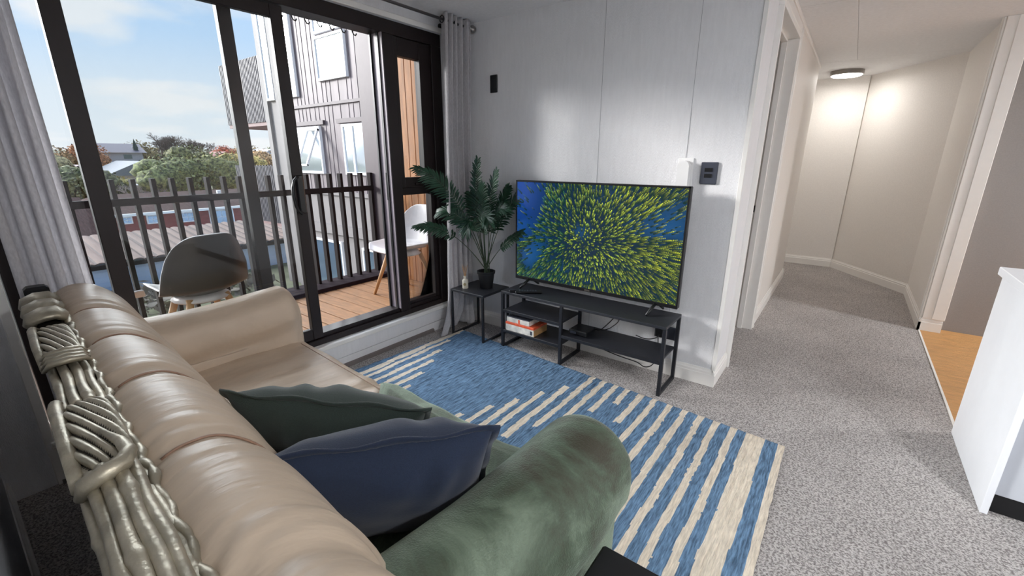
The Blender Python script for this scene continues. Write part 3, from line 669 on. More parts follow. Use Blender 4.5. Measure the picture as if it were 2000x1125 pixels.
# stripes in rug metres: (x0, x1, yfar, ynear) measured along the far edge frame
STR = [(-2.475, -2.425, 2.62, .7), (-2.405, -2.370, 2.33, .7), (-2.315, -2.28, 2.15, .7), (-2.235, -2.20, 1.99, .7), (-2.155, -2.12, 1.82, .7), (-2.075, -2.045, 1.65, .7),
       (-1.585, -1.55, 1.61, .7), (-1.505, -1.47, 1.78, .7), (-1.42, -1.385, 1.93, .7), (-1.345, -1.31, 2.10, .7), (-1.26, -1.22, 2.25, 1.58), (-1.175, -1.14, 2.62, 1.75), (-1.09, -1.055, 2.62, 1.93),
       (-1.005, -.97, 2.62, 2.08), (-.925, -.89, 2.62, 2.24), (-.835, -.795, 2.62, 2.06), (-.745, -.71, 2.62, 1.5), (-.65, -.615, 2.62, .7), (-.56, -.525, 2.62, .7), (-.47, -.435, 2.62, .7), (-.385, -.35, 2.62, .7), (-.295, -.26, 2.62, .7), (-.215, -.125, 2.62, .7)]
NU, NV = 484, 150
vs = []; fs = []; fm = []
for i in range(NU+1):
    for j in range(NV+1):
        p_ = rugpt(i/NU, j/NV); w = .0022*math.sin(i*PI*.36)+.0045*nz(i*.64, j*.22, 1.7)+.003*nz(i*.25, j*.5, 5.3)
        e_ = min(1, min(i, NU-i)/2, min(j, NV-j)/2)
        wob = .004*nz(i*.12, j*.15, 9.1)
        vs.append((p_.x+wob, p_.y+wob, .002+e_*(.010+w)))
for i in range(NU):
    for j in range(NV):
        c_ = rugpt((i+.5)/NU, (j+.5)/NV); cxx = c_.x+.006*nz(j*.05, i*.01, 2.2)+.0015*nz(j*.3, 0, 4.4)
        m_ = 0
        if i >= NU-6: m_ = 1
        for (a_, b_, yf, yn) in STR:
            if a_ <= cxx <= b_ and yn <= c_.y <= yf: m_ = 1
        fs.append((i*(NV+1)+j, i*(NV+1)+j+1, (i+1)*(NV+1)+j+1, (i+1)*(NV+1)+j)); fm.append(m_)
mb = MB(); mb.v = vs; mb.f = fs; mb.m = fm
rb = mat('blue_rag_weave', S((108, 138, 168)), .9, noise_amt=.45, scale=26, stretch=(6, .7, 1), bump=.9, bscale=40, spec=.15, detail=6)
rc = mat('cream_rag_weave', S((234, 222, 203)), .9, noise_amt=.16, scale=26, stretch=(6, .7, 1), bump=.9, bscale=40, spec=.15, detail=6)
rug = tag(mb.build('rug', [rb, rc], None, True, origin=(-1.3, 1.7, 0)), 'blue woven rag rug with uneven cream stripes on the grey carpet', 'rug')

# ================================================================ sofa
SO = thing('sofa', 'beige leather sofa with a carved silvered rail along the top of its back', 'sofa', (-1.42, .088, 0), math.radians(-3.7))
SM = mw(SO); HX = 1.12       # half length
def sofa_grid(fn, nu, nv, name, m, smooth=True, parent=SO, th=0):
    mb = MB().grid(fn, nu, nv).xf(SM); o = mb.build(name, m, parent, smooth, fix=False)
    if th: thick(o, th, -1)
    return o
def spl(P, t):
    s_ = t*(len(P)-1); i = min(int(s_), len(P)-2); f = s_-i
    p0, p1, p2, p3 = P[max(i-1, 0)], P[i], P[i+1], P[min(i+2, len(P)-1)]
    return tuple(.5*((2*p1[k])+(-p0[k]+p2[k])*f+(2*p0[k]-5*p1[k]+4*p2[k]-p3[k])*f*f+(-p0[k]+3*p1[k]-3*p2[k]+p3[k])*f**3) for k in range(2))
BACK = [(.05, .30), (.05, .60), (.055, .86), (.080, .905), (.13, .930), (.195, .918), (.262, .855), (.312, .755), (.345, .65), (.37, .55), (.385, .46), (.39, .36)]
SEAMS = (-.66, -.28, .10, .50, .90)
def backf(u, v):
    x = -HX+.06+2.08*u; y, z = spl(BACK, v)
    d = min(abs(x-s_) for s_ in SEAMS)
    pinch = math.exp(-(d/.035)**2)*.016*(1 if .25 < v < .95 else .2)
    wr = .0042*math.sin(x*120+5*nz(x*4, v*6, 2)+v*5)*math.exp(-((d-.07)/.06)**2)*max(0, nz(x*3, v*5, 6)+.45)
    wr += .005*nz(x*9, v*5, 3)+.008*(1-math.exp(-(d/.16)**2))
    cx_, cz_ = .2, .62; nx, nz_ = y-cx_, z-cz_; l = math.hypot(nx, nz_)+1e-6; k = (-pinch+wr)
    endr = max(0, -(x+1.0))/.06*.5; k -= .02*endr*endr
    return (x, y+nx/l*k, z+nz_/l*k)
sofa_grid(backf, 220, 70, 'backrest', M['leather'])
for s_ in SEAMS[:4]:
    mb = MB(); pts = []
    for i in range(36):
        v = .30+.62*i/35; a_ = backf((s_+HX-.06)/2.08, v); pts.append((a_[0], a_[1]+.003, a_[2]+.003))
    mb.tube(pts, .0028, 6).xf(SM); mb.build('seam', M['stitch'], SO, True)
SEAT = [(.36, .40), (.40, .445), (.55, .455), (.72, .458), (.88, .455), (.965, .44), (.995, .40), (1.0, .33), (.995, .22), (.985, .12)]
def seatf(u, v):
    x = -HX+.16+1.80*u; y, z = spl(SEAT, v)
    k = .010*nz(x*4+v*2, v*9, 7)+.009*math.sin(x*36+v*9+4*nz(x*2, v*3))*max(0, nz(x*3, v*4, 11)+.35)
    return (x, y+(k if v > .6 else 0), z+k)
sofa_grid(seatf, 170, 60, 'seat', M['leather'])
# seat cushion seam
mb = MB().tube([(-HX+.24+i*.04, .925, .462) for i in range(40)], .002, 6).xf(SM); mb.build('seam', M['stitch'], SO, True)
ARM = [(-.10, .28), (-.105, .45), (-.10, .52), (-.125, .60), (-.10, .695), (-.02, .745), (.07, .735), (.13, .67), (.135, .58), (.10, .51), (.085, .42), (.085, .08)]
def armf(cx_, sgn, flare=.0, top=.0, off=0.0, ylen=.90):
    def fn(u, v):
        y = .04+ylen*min(1, u*1.06); x, z = spl(ARM, v)
        e_ = max(0, (u-.943)/.057); sc_ = math.sqrt(max(0, 1-e_*e_*.999))
        mx_, mz = 0.0, .5
        rise = .03*math.sin(PI*min(1, y/1.0))*-1+top*(y)
        x2 = mx_+(x-mx_)*(.35+.65*sc_) if e_ > 0 else x; z2 = mz+(z-mz)*(.55+.45*sc_) if e_ > 0 else z
        if e_ > 0: y += .055*(1-sc_)*.9+.035*math.sin(e_*PI/2)
        zt = z2+(rise if z2 > .5 else 0)
        k = off+.005*nz(y*6, v*8, cx_*3)
        nx_, nz2 = x2, z2-.58; l = math.hypot(nx_, nz2)+1e-6
        return (cx_+sgn*(x2+nx_/l*k), y+flare*max(0, y-.8)+(off*e_), zt+(nz2/l*k if z2 > .5 else 0))
    return fn
def arm_obj(cx_, sgn, top, ylen=.9):
    f = armf(cx_, sgn, top=top, ylen=ylen); mb = MB().grid(f, 60, 60)
    n0 = 61; ring = [60*n0+j for j in range(n0)]; mb.f.append(tuple(ring)); mb.m.append(0); mb.f.append(tuple(range(n0))); mb.m.append(0)
    mb.xf(SM); return mb.build('armrest', M['leather'], SO, True, fix=False)
arm_obj(-1.035, -1, .02, .87)
arm_obj(.885, 1, -.02)
# wooden back board and feet
mb = MB().box((-HX+.05, .008, .10), (.97, .05, .86), .006).xf(SM); mb.build('back_board', mat('dark_stained_wood', S((36, 32, 30)), .5, noise_amt=.2, scale=10, stretch=(1, 6, 6)), SO)
mb = MB().box((-HX+.14, .06, .09), (.92, .93, .30), .01).xf(SM); mb.build('base', M['leather'], SO)
for sx in (-1, 1):
    for y in (.10, .90):
        mb = MB().lathe([(0, 0), (.022, 0), (.032, .02), (.026, .05), (.036, .095), (0, .095)], (-.06+sx*.88, y, .0), 14).xf(SM); mb.build('foot', M['silver'], SO, True)
# carved rail : parts laid along local x, centre line y=.036, z=.90
RZ, RY = .902, .036
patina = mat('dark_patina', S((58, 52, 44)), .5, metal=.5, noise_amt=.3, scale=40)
def fluted(x0_, x1_, ry, rz, turns, nfl, depth, name='carved_leaf_scroll', taper=.0):
    nu_, nv_ = 130, 120
    def rid(u, v): return abs(math.sin(.5*(nfl*2*PI*v*.5+turns*2*PI*u+.5*math.sin(4*u))))**.6
    def fn(u, v):
        th = 2*PI*v; x = x0_+(x1_-x0_)*u
        env = (1-abs(2*u-1)**5)**.35 if 0 < u < 1 else 0
        r = env*(1-depth+depth*rid(u, v))*(1+taper*(u-.5)+.05*math.sin(PI*u))
        c_, s__ = math.cos(th), math.sin(th); sq = (abs(c_)**4+abs(s__)**4)**-.25
        return (x, RY+ry*r*c_*sq, RZ+rz*r*s__*sq)
    mb = MB().grid(fn, nu_, nv_)
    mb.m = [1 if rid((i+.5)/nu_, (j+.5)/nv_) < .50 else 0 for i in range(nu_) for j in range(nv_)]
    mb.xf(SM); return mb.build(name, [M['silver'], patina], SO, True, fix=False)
fluted(.17, .53, .040, .044, 5.5, 28, .26)          # large twisted block
fluted(-.50, -.09, .038, .042, 5.5, 28, .26)        # second twisted block
def rods(xa, xb, spec, seed):
    for k, (yy_, zz_, rr_) in enumerate(spec):
        pts = []; rs = []; n_ = 70
        for i in range(n_):
            f = i/(n_-1); x = xa+(xb-xa)*f; kn = 1+.22*math.exp(-(((x*2.3+k*.37+seed) % 1)-.5)**2/.0008)
            pts.append((x, RY+yy_+.0012*math.sin(x*30+k), RZ+zz_+.0015*math.sin(x*24+k*2))); rs.append(rr_*kn*(1+.05*math.sin(x*40+k)))
        mb = MB().tube(pts, rs, 10).xf(SM); mb.build('carved_rod', M['silver'], SO, True)
rods(.50, .93, ((-.036, .0, .010), (-.026, .020, .010), (-.010, .030, .0105), (.008, .032, .0105), (.024, .026, .010), (.036, .010, .009)), 0)
rods(-.10, .19, ((-.028, .016, .009), (-.010, .024, .010), (.010, .024, .010), (.028, .016, .009)), .4)
mb = MB().box((-1.08, RY-.032, RZ-.05), (.93, RY+.034, RZ+.012), .008).xf(SM); mb.build('rail_core', patina, SO)
# hook scroll at the end of the large block, smooth side bar on the wall side
mb = MB(); mb.tube([(.40, RY+.006, RZ+.047), (.47, RY+.022, RZ+.050), (.515, RY+.026, RZ+.050), (.545, RY+.014, RZ+.049), (.552, RY-.010, RZ+.046), (.548, RY-.034, RZ+.036), (.540, RY-.044, RZ+.012)], [.004, .009, .012, .014, .015, .014, .009], 12)
mb.xf(SM); mb.build('carved_hook', M['silver'], SO, True)
mb = MB(); mb.tube([(.15, RY-.030, RZ+.012), (.155, RY-.041, RZ+.024), (.20, RY-.043, RZ+.030), (.36, RY-.043, RZ+.028), (.53, RY-.043, RZ+.022)], [.008, .011, .012, .012, .010], 10)
mb.xf(SM); mb.build('side_bar', M['silver'], SO, True)
mb = MB(); mb.tube([(-.51, RY-.030, RZ+.012), (-.50, RY-.041, RZ+.022), (-.46, RY-.043, RZ+.028), (-.28, RY-.043, RZ+.026), (-.10, RY-.040, RZ+.020)], [.008, .010, .011, .011, .009], 10)
mb.xf(SM); mb.build('side_bar', M['silver'], SO, True)
for k in range(4):
    x = -.135+.028*k
    mb = MB().tube([(x-.02, RY-.044, RZ+.024), (x, RY-.028, RZ+.046), (x+.004, RY+.004, RZ+.050), (x-.004, RY+.030, RZ+.046), (x-.018, RY+.044, RZ+.030)], [.005, .011, .013, .011, .004], 10, flat=.7).xf(SM)
    mb.build('carved_leaf', M['silver'], SO, True)
for k in range(3):
    x = -.60-.125*k
    mb = MB().tube([(x, RY-.044, RZ+.010), (x, RY-.038, RZ+.030), (x, RY-.01, RZ+.040), (x, RY+.02, RZ+.040), (x, RY+.04, RZ+.022)], [.046, .056, .060, .058, .045], 16, flat=.35).xf(SM); mb.build('carved_roll', M['silver'], SO, True)
pts = []; rs = []
for i in range(420):
    x = -1.02+1.90*i/419; pts.append((x, RY+.043+.003*math.sin(x*60), RZ+.012+.004*math.sin(x*37))); rs.append(.0055+.0045*abs(math.sin(x*58))*(.5+.5*math.sin(x*9)**2))
mb = MB().tube(pts, rs, 8).xf(SM); mb.build('carved_beading', M['silver'], SO, True)
mb = MB().box((-1.10, RY-.035, RZ-.03), (-1.03, RY+.035, RZ+.045), .01).xf(SM); mb.build('end_cap', M['blackp'], SO)

# ================================================================ velvet throw over the near arm and seat
def velvet():
    m = mat('sage_velvet', S((104, 124, 108)), .6, noise_amt=.0, bump=.35, bscale=220, sheen=.9)
    t = m.node_tree; b = t.nodes['Principled BSDF']; c = N(t, 'ShaderNodeTexCoord')
    n = N(t, 'ShaderNodeTexNoise'); n.inputs['Scale'].default_value = 3.2; n.inputs['Detail'].default_value = 7; n.inputs['Roughness'].default_value = .65; n.inputs['Distortion'].default_value = .8; t.links.new(c.outputs['Object'], n.inputs['Vector'])
    r = N(t, 'ShaderNodeValToRGB'); t.links.new(n.outputs['Fac'], r.inputs[0])
    r.color_ramp.elements[0].position = .40; r.color_ramp.elements[0].color = S((52, 48, 32)); r.color_ramp.elements[1].position = .62; r.color_ramp.elements[1].color = S((122, 138, 118))
    x = r.color_ramp.elements.new(.5); x.color = S((72, 86, 68))
    t.links.new(r.outputs[0], b.inputs['Base Color']); b.inputs['Sheen Tint'].default_value = S((190, 205, 190)); b.inputs['Sheen Roughness'].default_value = .4
    return m
THR = thing('velvet_throw', 'sage green velvet throw draped over the near sofa arm and across the seat', 'throw', (-.4, .6, .0))
armt = armf(.885, 1, top=-.02, off=.014)
def throwf(u, v):
    # u along depth, v across (0 = on the seat side, 1 = outside hem)
    if v < .30:
        k = v/.30; a_ = armt(u, .12); y = a_[1]
        edge = 1.08*(.10+.90*min(1, max(0, (y-.38)/.60))) if y < 1.0 else 1.08
        edge = .30+.62*max(0, min(1, (y-.45)/.50))
        x = a_[0]-edge*(1-k)**1.0; yy = y
        sy, sz = .0, .468
        if yy > .94: sz = .462-(yy-.94)*.35; yy = min(yy, 1.012)
        up = k**6*(a_[2]-sz)
        z = sz+.010+max(0, up)+.010*nz(x*7, yy*7, 4)+.006
        return (x, yy, z)
    k = (v-.30)/.70; a_ = armt(u, .12+.86*k)
    f = .006*math.sin(a_[1]*16+3*k)*(k > .6)*k+.008*nz(a_[1]*5, k*5, 8)
    return (a_[0]+f+(.03*(k-.6)*(1+.5*math.sin(a_[1]*14)) if k > .6 else 0), a_[1]+.3*f, a_[2]+f*.6)
mb = MB().grid(throwf, 110, 150); n0 = 151
ring = [110*n0+j for j in range(46, n0)]; mb.f.append(tuple(ring)); mb.m.append(0)
mb.xf(SM); o = mb.build('cloth', velvet(), THR, True, fix=False); thick(o, .006, 1)

# ================================================================ cushions
def cushion(name, label, A, B, down, m, T=.085, seed=0):
    A = Vector(A); B = Vector(B); D = Vector(down); ex = (B-A); L = ex.length; ex.normalize(); H_ = D.length; ed = D.normalized(); nn = ex.cross(ed).normalized()
    c0 = (A+B)/2+D
    t = thing(name, label, 'cushion', tuple(c0), 0, 'linen cushions on the sofa')
    def side(sg):
        def fn(u, v):
            a_, b_ = 2*u-1, 2*v-1
            prof = (max(0, 1-abs(a_)**2.4)*max(0, 1-abs(b_)**2.4))**.55
            pin = 1-.055*(1-abs(b_)**2)*abs(a_)**3; pin2 = 1-.055*(1-abs(a_)**2)*abs(b_)**3
            wr = .012*math.sin(a_*11+seed+3*b_+2*math.sin(a_*4+seed))*max(0, 1-abs(abs(b_)-.75)*2.2)*prof**.3+.006*nz(a_*3, b_*3, seed)
            p_ = (A+B)/2+ex*(a_*L/2*pin)+D*.5+ed*(b_*H_/2*pin2)+nn*sg*(T*prof+wr*prof)
            return tuple(p_)
        return fn
    mb = MB().grid(side(1), 40, 40).grid(side(-1), 40, 40); mb.build('cover', m, t, True, fix=False)
    pts = []; mb = MB(); r_ = 20
    loop = [(i/r_, 0) for i in range(r_)]+[(1, i/r_) for i in range(r_)]+[(1-i/r_, 1) for i in range(r_)]+[(0, 1-i/r_) for i in range(r_)]
    f1 = side(0); ce = (A+B)/2+D*.5; ins = []; outs = []
    for i, (u, v) in enumerate(loop):
        q = Vector(f1(u, v)); ins.append(q+(ce-q).normalized()*.012); outs.append(q+(q-ce).normalized()*.017+nn*.006*math.sin(i*.9+seed))
    n_ = len(loop); vs_ = [x+nn*.003 for x in ins]+[x+nn*.003 for x in outs]+[x-nn*.003 for x in outs]+[x-nn*.003 for x in ins]
    fs_ = [(a*n_+i, a*n_+(i+1) % n_, ((a+1) % 4)*n_+(i+1) % n_, ((a+1) % 4)*n_+i) for a in range(4) for i in range(n_)]
    mb.add(vs_, fs_); o = mb.build('flange', m, t, True)
    return t
cushion('cushion', 'dark green linen cushion behind the navy one on the sofa', (-1.25, .375, .82), (-.78, .67, .80), (-.16, .13, -.30), M['cushg'], .10, 1.3)
cushion('cushion', 'navy blue linen cushion leaning against the throw covered sofa arm', (-.90, .305, .815), (-.565, .685, .825), (-.14, .10, -.32), M['cushb'], .115, 4.1)

# ================================================================ cabinet, black table, hall lamp
cb = thing('kitchen_island', 'white kitchen island end with grey doors and a black kickboard', 'cabinet', (1.6, 2.76, 0))
MB().box((.676, 2.395, 0), (.70, 3.10, .885), .001).build('end_panel', M['cabwhite'], cb)
MB().box((.70, 2.44, .09), (2.6, 3.08, .885)).build('carcass', M['cabgrey'], cb)
MB().box((.70, 2.43, 0), (2.6, 3.0, .085)).build('kickboard', M['blackp'], cb)
for k in range(3): MB().box((.703+k*.62, 2.418, .09), (.703+k*.62+.615, 2.44, .88), .002).build('door', M['cabgrey'], cb)
wt = MB().box((.660, 2.375, .885), (2.62, 3.12, .925), .003).build('worktop', M['cabwhite'])
tag(wt, 'white worktop slab on the kitchen island', 'worktop')
bt = thing('end_table', 'glossy black end table beside the near sofa arm', 'side table', (0.05, .6, 0))
MB().box((-.325, .36, .50), (.16, .805, .54), .006).build('table_top', M['blackp'], bt)
for x in (-.315, .125):
    for y in (.37, .765): MB().box((x, y, 0.012), (x+.03, y+.03, .50), .002).build('leg', M['blackp'], bt)

def ceiling_lamp(label, c, power, r=.165, glow=9):
    t = thing('ceiling_light', label, 'ceiling light', (c[0], c[1], CZ-.06))
    MB().lathe([(0, .06), (r, .06), (r, .018), (r-.012, .012), (r-.012, .03), (0, .03)], (c[0], c[1], CZ-.06), 40).build('housing', M['chrome'] if 'hallway' in label else M['white_pl'], t, 'auto')
    MB().lathe([(0, .03), (r-.013, .03), (r-.013, .010), (r-.03, .0), (0, -.002)], (c[0], c[1], CZ-.06), 40).build('diffuser', emat('lamp_glow', (1, .96, .90, 1), glow), t, True)
    l = lamp_light('lamp_glow', (c[0], c[1], CZ-.068), power, r*1.8, (1, .965, .93) if 'hallway' in label else (.95, .98, 1))
    l.parent = t; l.location = (0, 0, -.008)
ceiling_lamp('round flush ceiling light glowing at the end of the hallway', (-.25, 6.85), LAMP_HALL)
ceiling_lamp('added round fill light, unseen, on the living room ceiling near the kitchen island', (1.7, .58), FILL_ROOM)  # added fixture out of view, brightens the living room
ceiling_lamp('added round fill light, unseen, on the kitchen ceiling beyond the island', (2.6, 4.5), FILL_ROOM)  # second added fixture out of view, fills from the kitchen side

# ================================================================ outside: neighbour block
clad = mat('grey_board_cladding', S((124, 112, 115)), .5, noise_amt=.16, scale=1.2, stretch=(3, 3, .25), bump=.1, bscale=8)
cladd = mat('pale_render', S((138, 132, 130)), .6, noise_amt=.06, scale=1.5)
whitef = mat('white_window_frame', S((244, 244, 246)), .4, noise_amt=.01)
panem = mat('sky_reflecting_pane', S((214, 222, 228)), .06, noise_amt=.0, spec=1.0)
panem.node_tree.nodes['Principled BSDF'].inputs['Metallic'].default_value = .75
paned = mat('dark_pane', S((120, 140, 158)), .08, spec=1.0); paned.node_tree.nodes['Principled BSDF'].inputs['Metallic'].default_value = .5
nb = thing('apartment_block', 'tall neighbouring block clad in grey vertical boards beyond the balcony', 'building', (-11, 10, -7))
YF = 8.0
w = MB(); w.box((-15.75, YF, -.9), (-5, 13, 9)); x = -15.7
while x < -5.2:
    w.box((x, YF-.012, -.2), (x+.03, YF, 9)); x += random.choice((.22, .30, .30, .42))
w.build('wall', clad, nb)
MB().box((-16.75, YF+.02, -7), (-15.75, 13, 9)).box((-16.8, YF-.06, -7), (-16.55, YF+.05, 9)).box((-15.9, YF-.08, -7), (-15.65, YF+.04, 9)).build('corner_column', cladd, nb)
MB().box((-15.7, YF-.01, -7), (-5, 13, -.9)).box((-15.7, YF-.14, -.95), (-5, YF, -.65)).box((-15.7, YF-.10, .30), (-5, YF, .42)).box((-15.7, YF-.02, -.65), (-5, YF, .3)).build('lower_wall', cladd, nb)
MB().box((-15.7, YF-.06, 2.95), (-5, YF, 3.03)).box((-15.7, YF-.08, 2.42), (-13.2, YF, 2.54)).box((-12.5, YF-.08, 2.42), (-9, YF, 2.54)).build('band', taupe, nb)
def nwin(x0_, x1_, z0_, z1_, mull=(), pane=None):
    f = MB(); b_ = .07
    f.box((x0_, YF-.09, z0_), (x1_, YF+.02, z0_+b_)); f.box((x0_, YF-.09, z1_-b_), (x1_, YF+.02, z1_)); f.box((x0_, YF-.088, z0_+b_), (x0_+b_, YF+.02, z1_-b_)); f.box((x1_-b_, YF-.088, z0_+b_), (x1_, YF+.02, z1_-b_))
    for m_ in mull: f.box((m_-.04, YF-.086, z0_+b_), (m_+.04, YF+.02, z1_-b_))
    o = f.build('window', whitef, nb)
    p_ = MB().box((x0_+b_*.8, YF-.055, z0_+b_*.8), (x1_-b_*.8, YF-.045, z1_-b_*.8)).build('pane', pane or panem, o)
    p_.parent = o; p_.matrix_parent_inverse = Matrix.Identity(4); p_.data.transform(mw(nb).inverted())
nwin(-13.25, -11.75, 3.62, 4.80); nwin(-13.25, -11.75, 4.86, 6.2); nwin(-15.4, -13.45, .95, 2.38); nwin(-12.25, -10.7, .95, 2.38, (-11.75,)); nwin(-15.62, -14.5, 3.3, 6.4); nwin(-16.5, -15.95, 3.3, 6.4)
nwin(-14.8, -12.9, -3.4, -1.2, (-13.9,), paned); nwin(-11.8, -9.6, -3.4, -1.25, (-10.7,), paned)
mb = MB(); mb.box((-.32, -.03, -1.22), (.32, .03, -1.16)); mb.box((-.32, -.03, -.06), (.32, .03, 0)); mb.box((-.32, -.03, -1.2), (-.25, .03, 0)); mb.box((.25, -.03, -1.2), (.32, .03, 0))
mb.xf(Matrix.Translation((-13.75, YF-.12, 2.30)) @ Matrix.Rotation(math.radians(-24), 4, 'X')); mb.build('open_sash', whitef, nb)
def nbalc(z0_, z1_):
    s_ = MB(); x = -20.05
    while x < -16.8:
        s_.box((x, YF-.02, z0_), (x+.055, YF+.06, z1_)); x += .115
    y = YF
    while y < YF+2.4:
        s_.box((-20.08, y, z0_), (-20.0, y+.055, z1_)); y += .115
    s_.box((-20.05, YF+.06, z0_+.2), (-16.8, YF+.09, z0_+.3)); s_.box((-20.05, YF+.06, z1_-.3), (-16.8, YF+.09, z1_-.2))
    s_.build('balcony_screen', mat('dark_slats', S((70, 68, 76)), .5, noise_amt=.08), nb)
    MB().box((-20.05, YF+.02, z0_-.12), (-16.8, YF+2.5, z0_+.02)).build('balcony_floor', mat('red_brown_soffit', S((150, 116, 112)), .6, noise_amt=.1), nb)
nbalc(2.66, 4.78); nbalc(-.95, 1.14)

# ================================================================ outside: ground, shed, brick house, hill
grass = mat('scrubby_ground', S((110, 112, 86)), .9, noise_amt=.35, scale=.6, bump=.4, bscale=3)
MB().grid(lambda u, v: (-130+127*u, -50+150*v, -7+2.2*nz(u*9, v*9)+9.5*max(0, min(1, (.62-u)/.45))**1.1), 60, 60).build('ground', grass, smooth=True, fix=False)['kind'] = 'structure'
# corrugated shed
sh = thing('shed', 'long low shed with pale corrugated roof and light blue boards below the balcony', 'shed', (-22, 7, -7))
def roofc(u, v):
    y = -3+20*u; return (-24.2+4.2*v, y, -1.66-.45*v+.07*abs(math.sin(y*PI/.34))**.5)
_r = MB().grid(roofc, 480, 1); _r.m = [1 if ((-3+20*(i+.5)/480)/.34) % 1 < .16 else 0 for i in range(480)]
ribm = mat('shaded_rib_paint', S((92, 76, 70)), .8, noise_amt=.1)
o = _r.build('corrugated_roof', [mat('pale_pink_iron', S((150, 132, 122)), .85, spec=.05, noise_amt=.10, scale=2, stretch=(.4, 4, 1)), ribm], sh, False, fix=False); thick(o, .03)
w = MB(); w.box((-24, -3, -7), (-20.15, 17, -2.2))
for k in range(24): w.box((-20.16, -3, -2.35-k*.2), (-20.11-.02, 17, -2.18-k*.2))
w.build('wall', mat('light_blue_boards', S((196, 214, 238)), .6, noise_amt=.05, scale=2), sh)
MB().box((-20.0, -3, -2.26), (-19.92, 17, -2.12)).build('gutter', M['frame'], sh)
# brick house
bh = thing('brick_house', 'long red brick house with grey tiled roof and white sash windows', 'house', (-33, 9, -7))
brick = mat('red_brick', S((140, 72, 66)), .8, noise_amt=.18, scale=5, stretch=(1, 1, 3))
tile = mat('grey_brown_tiles', S((84, 66, 62)), .9, noise_amt=.25, spec=.05, scale=3, stretch=(1, 5, 1), bump=.3, bscale=6)
MB().box((-38, 5.6, -7), (-30, 16, -1.4)).build('wall', brick, bh)
rf = MB(); rf.add([(-29.6, 5.2, -1.38), (-29.6, 16.4, -1.38), (-34, 15, -.62), (-34, 6.0, -.62), (-38.4, 5.2, -1.38), (-38.4, 16.4, -1.38)], [(0, 1, 2, 3), (3, 2, 5, 4), (0, 3, 4), (1, 5, 2), (0, 4, 5, 1)])
rf.build('roof', tile, bh)
MB().box((-29.62, 5.2, -1.50), (-29.5, 16.4, -1.37)).build('gutter', M['trim'], bh)
MB().box((-32.1, 6.3, -1.0), (-31.9, 6.5, -.55)).box((-32.1, 11.4, -1.0), (-31.9, 11.6, -.55)).build('chimney', M['trim'], bh)
for (y, z0_, z1_, ww) in ((6.26, -1.92, -1.54, .45), (7.35, -2.02, -1.54, .55), (8.95, -2.1, -1.54, .9), (10.7, -2.4, -1.56, 1.3), (12.1, -1.98, -1.58, .45), (13.6, -2.4, -1.6, .8)):
    f = MB(); f.box((-30.02, y-ww/2, z0_), (-29.9, y+ww/2, z1_)); o = f.build('window', whitef, bh)
    g_ = MB(); n_ = 2 if ww < .6 else 4
    for i in range(n_):
        for j in range(2):
            a_ = y-ww/2+.05+i*(ww-.1)/n_; z_ = z0_+.05+j*(z1_-z0_-.1)/2; g_.box((-29.91, a_+.015, z_+.015), (-29.88, a_+(ww-.1)/n_-.015, z_+(z1_-z0_-.1)/2-.015))
    p_ = g_.build('pane', paned, o); p_.data.transform(mw(bh).inverted())
wg = thing('brick_house', 'dark tiled roof wing at the left end of the brick house behind bushes', 'house', (-32, 3, -7))
MB().box((-36, -2, -7), (-29, 5.1, -2.4)).build('wall', brick, wg)
MB().add([(-28.5, -2.4, -2.45), (-28.5, 5.15, -2.45), (-33, 5.15, -.62), (-33, -2.4, -.62), (-37, -2.4, -2.45), (-37, 5.15, -2.45)], [(0, 1, 2, 3), (3, 2, 5, 4), (0, 3, 4), (1, 5, 2), (0, 4, 5, 1)]).build('roof', tile, wg)

def house(label, c, sx, sy, h, rh, wallc, roofc_, name='house', gable_x=True):
    t = thing(name, label, 'house', c)
    x, y, z = c
    wm = mat('house_wall', S(wallc), .7, noise_amt=.05); rm = mat('house_roof', S(roofc_), .7, noise_amt=.08)
    MB().box((x-sx/2, y-sy/2, z), (x+sx/2, y+sy/2, z+h)).build('wall', wm, t)
    r = MB(); o_ = .4
    if gable_x:  # gable faces +x
        r.add([(x-sx/2-o_, y-sy/2-o_, z+h), (x+sx/2+o_, y-sy/2-o_, z+h), (x-sx/2-o_, y+sy/2+o_, z+h), (x+sx/2+o_, y+sy/2+o_, z+h), (x-sx/2-o_, y, z+h+rh), (x+sx/2+o_, y, z+h+rh)], [(0, 1, 5, 4), (2, 4, 5, 3), (0, 4, 2), (1, 3, 5), (0, 2, 3, 1)])
    else:
        r.add([(x-sx/2-o_, y-sy/2-o_, z+h), (x+sx/2+o_, y-sy/2-o_, z+h), (x-sx/2-o_, y+sy/2+o_, z+h), (x+sx/2+o_, y+sy/2+o_, z+h), (x, y-sy/2-o_, z+h+rh), (x, y+sy/2+o_, z+h+rh)], [(0, 4, 5, 2), (1, 3, 5, 4), (0, 1, 4), (2, 5, 3), (0, 2, 3, 1)])
    r.build('roof', rm, t)
    for k in range(max(1, int(sy/2.2))):
        yy = y-sy/2+1.1+k*2.2; MB().box((x+sx/2, yy-.4, z+h*.35), (x+sx/2+.05, yy+.4, z+h*.8)).build('window', paned, t)
house('gabled house with grey roof and white trim in the middle of the trees', (-62, 14.2, -3.0), 8, 5.2, 2.7, 1.4, (190, 178, 178), (120, 122, 128))
house('white flat fronted house at the left of the hillside', (-66, 10.6, -1.0), 5, 1.8, 1.2, .5, (236, 238, 242), (170, 150, 146))
house('small white house with a red roof high on the hill', (-66, 24.6, .9), 4, 2.4, .7, .6, (240, 236, 232), (168, 96, 82))
house('grey gabled villa on the skyline beside the neighbouring block', (-66, 30.2, .8), 5, 3.6, .9, .9, (214, 214, 220), (176, 180, 192))
house('dark roofed long house near the hilltop left of the conifer', (-74, 15.6, .9), 5, 4.8, 1.1, 1.1, (180, 180, 188), (116, 108, 116), gable_x=False)
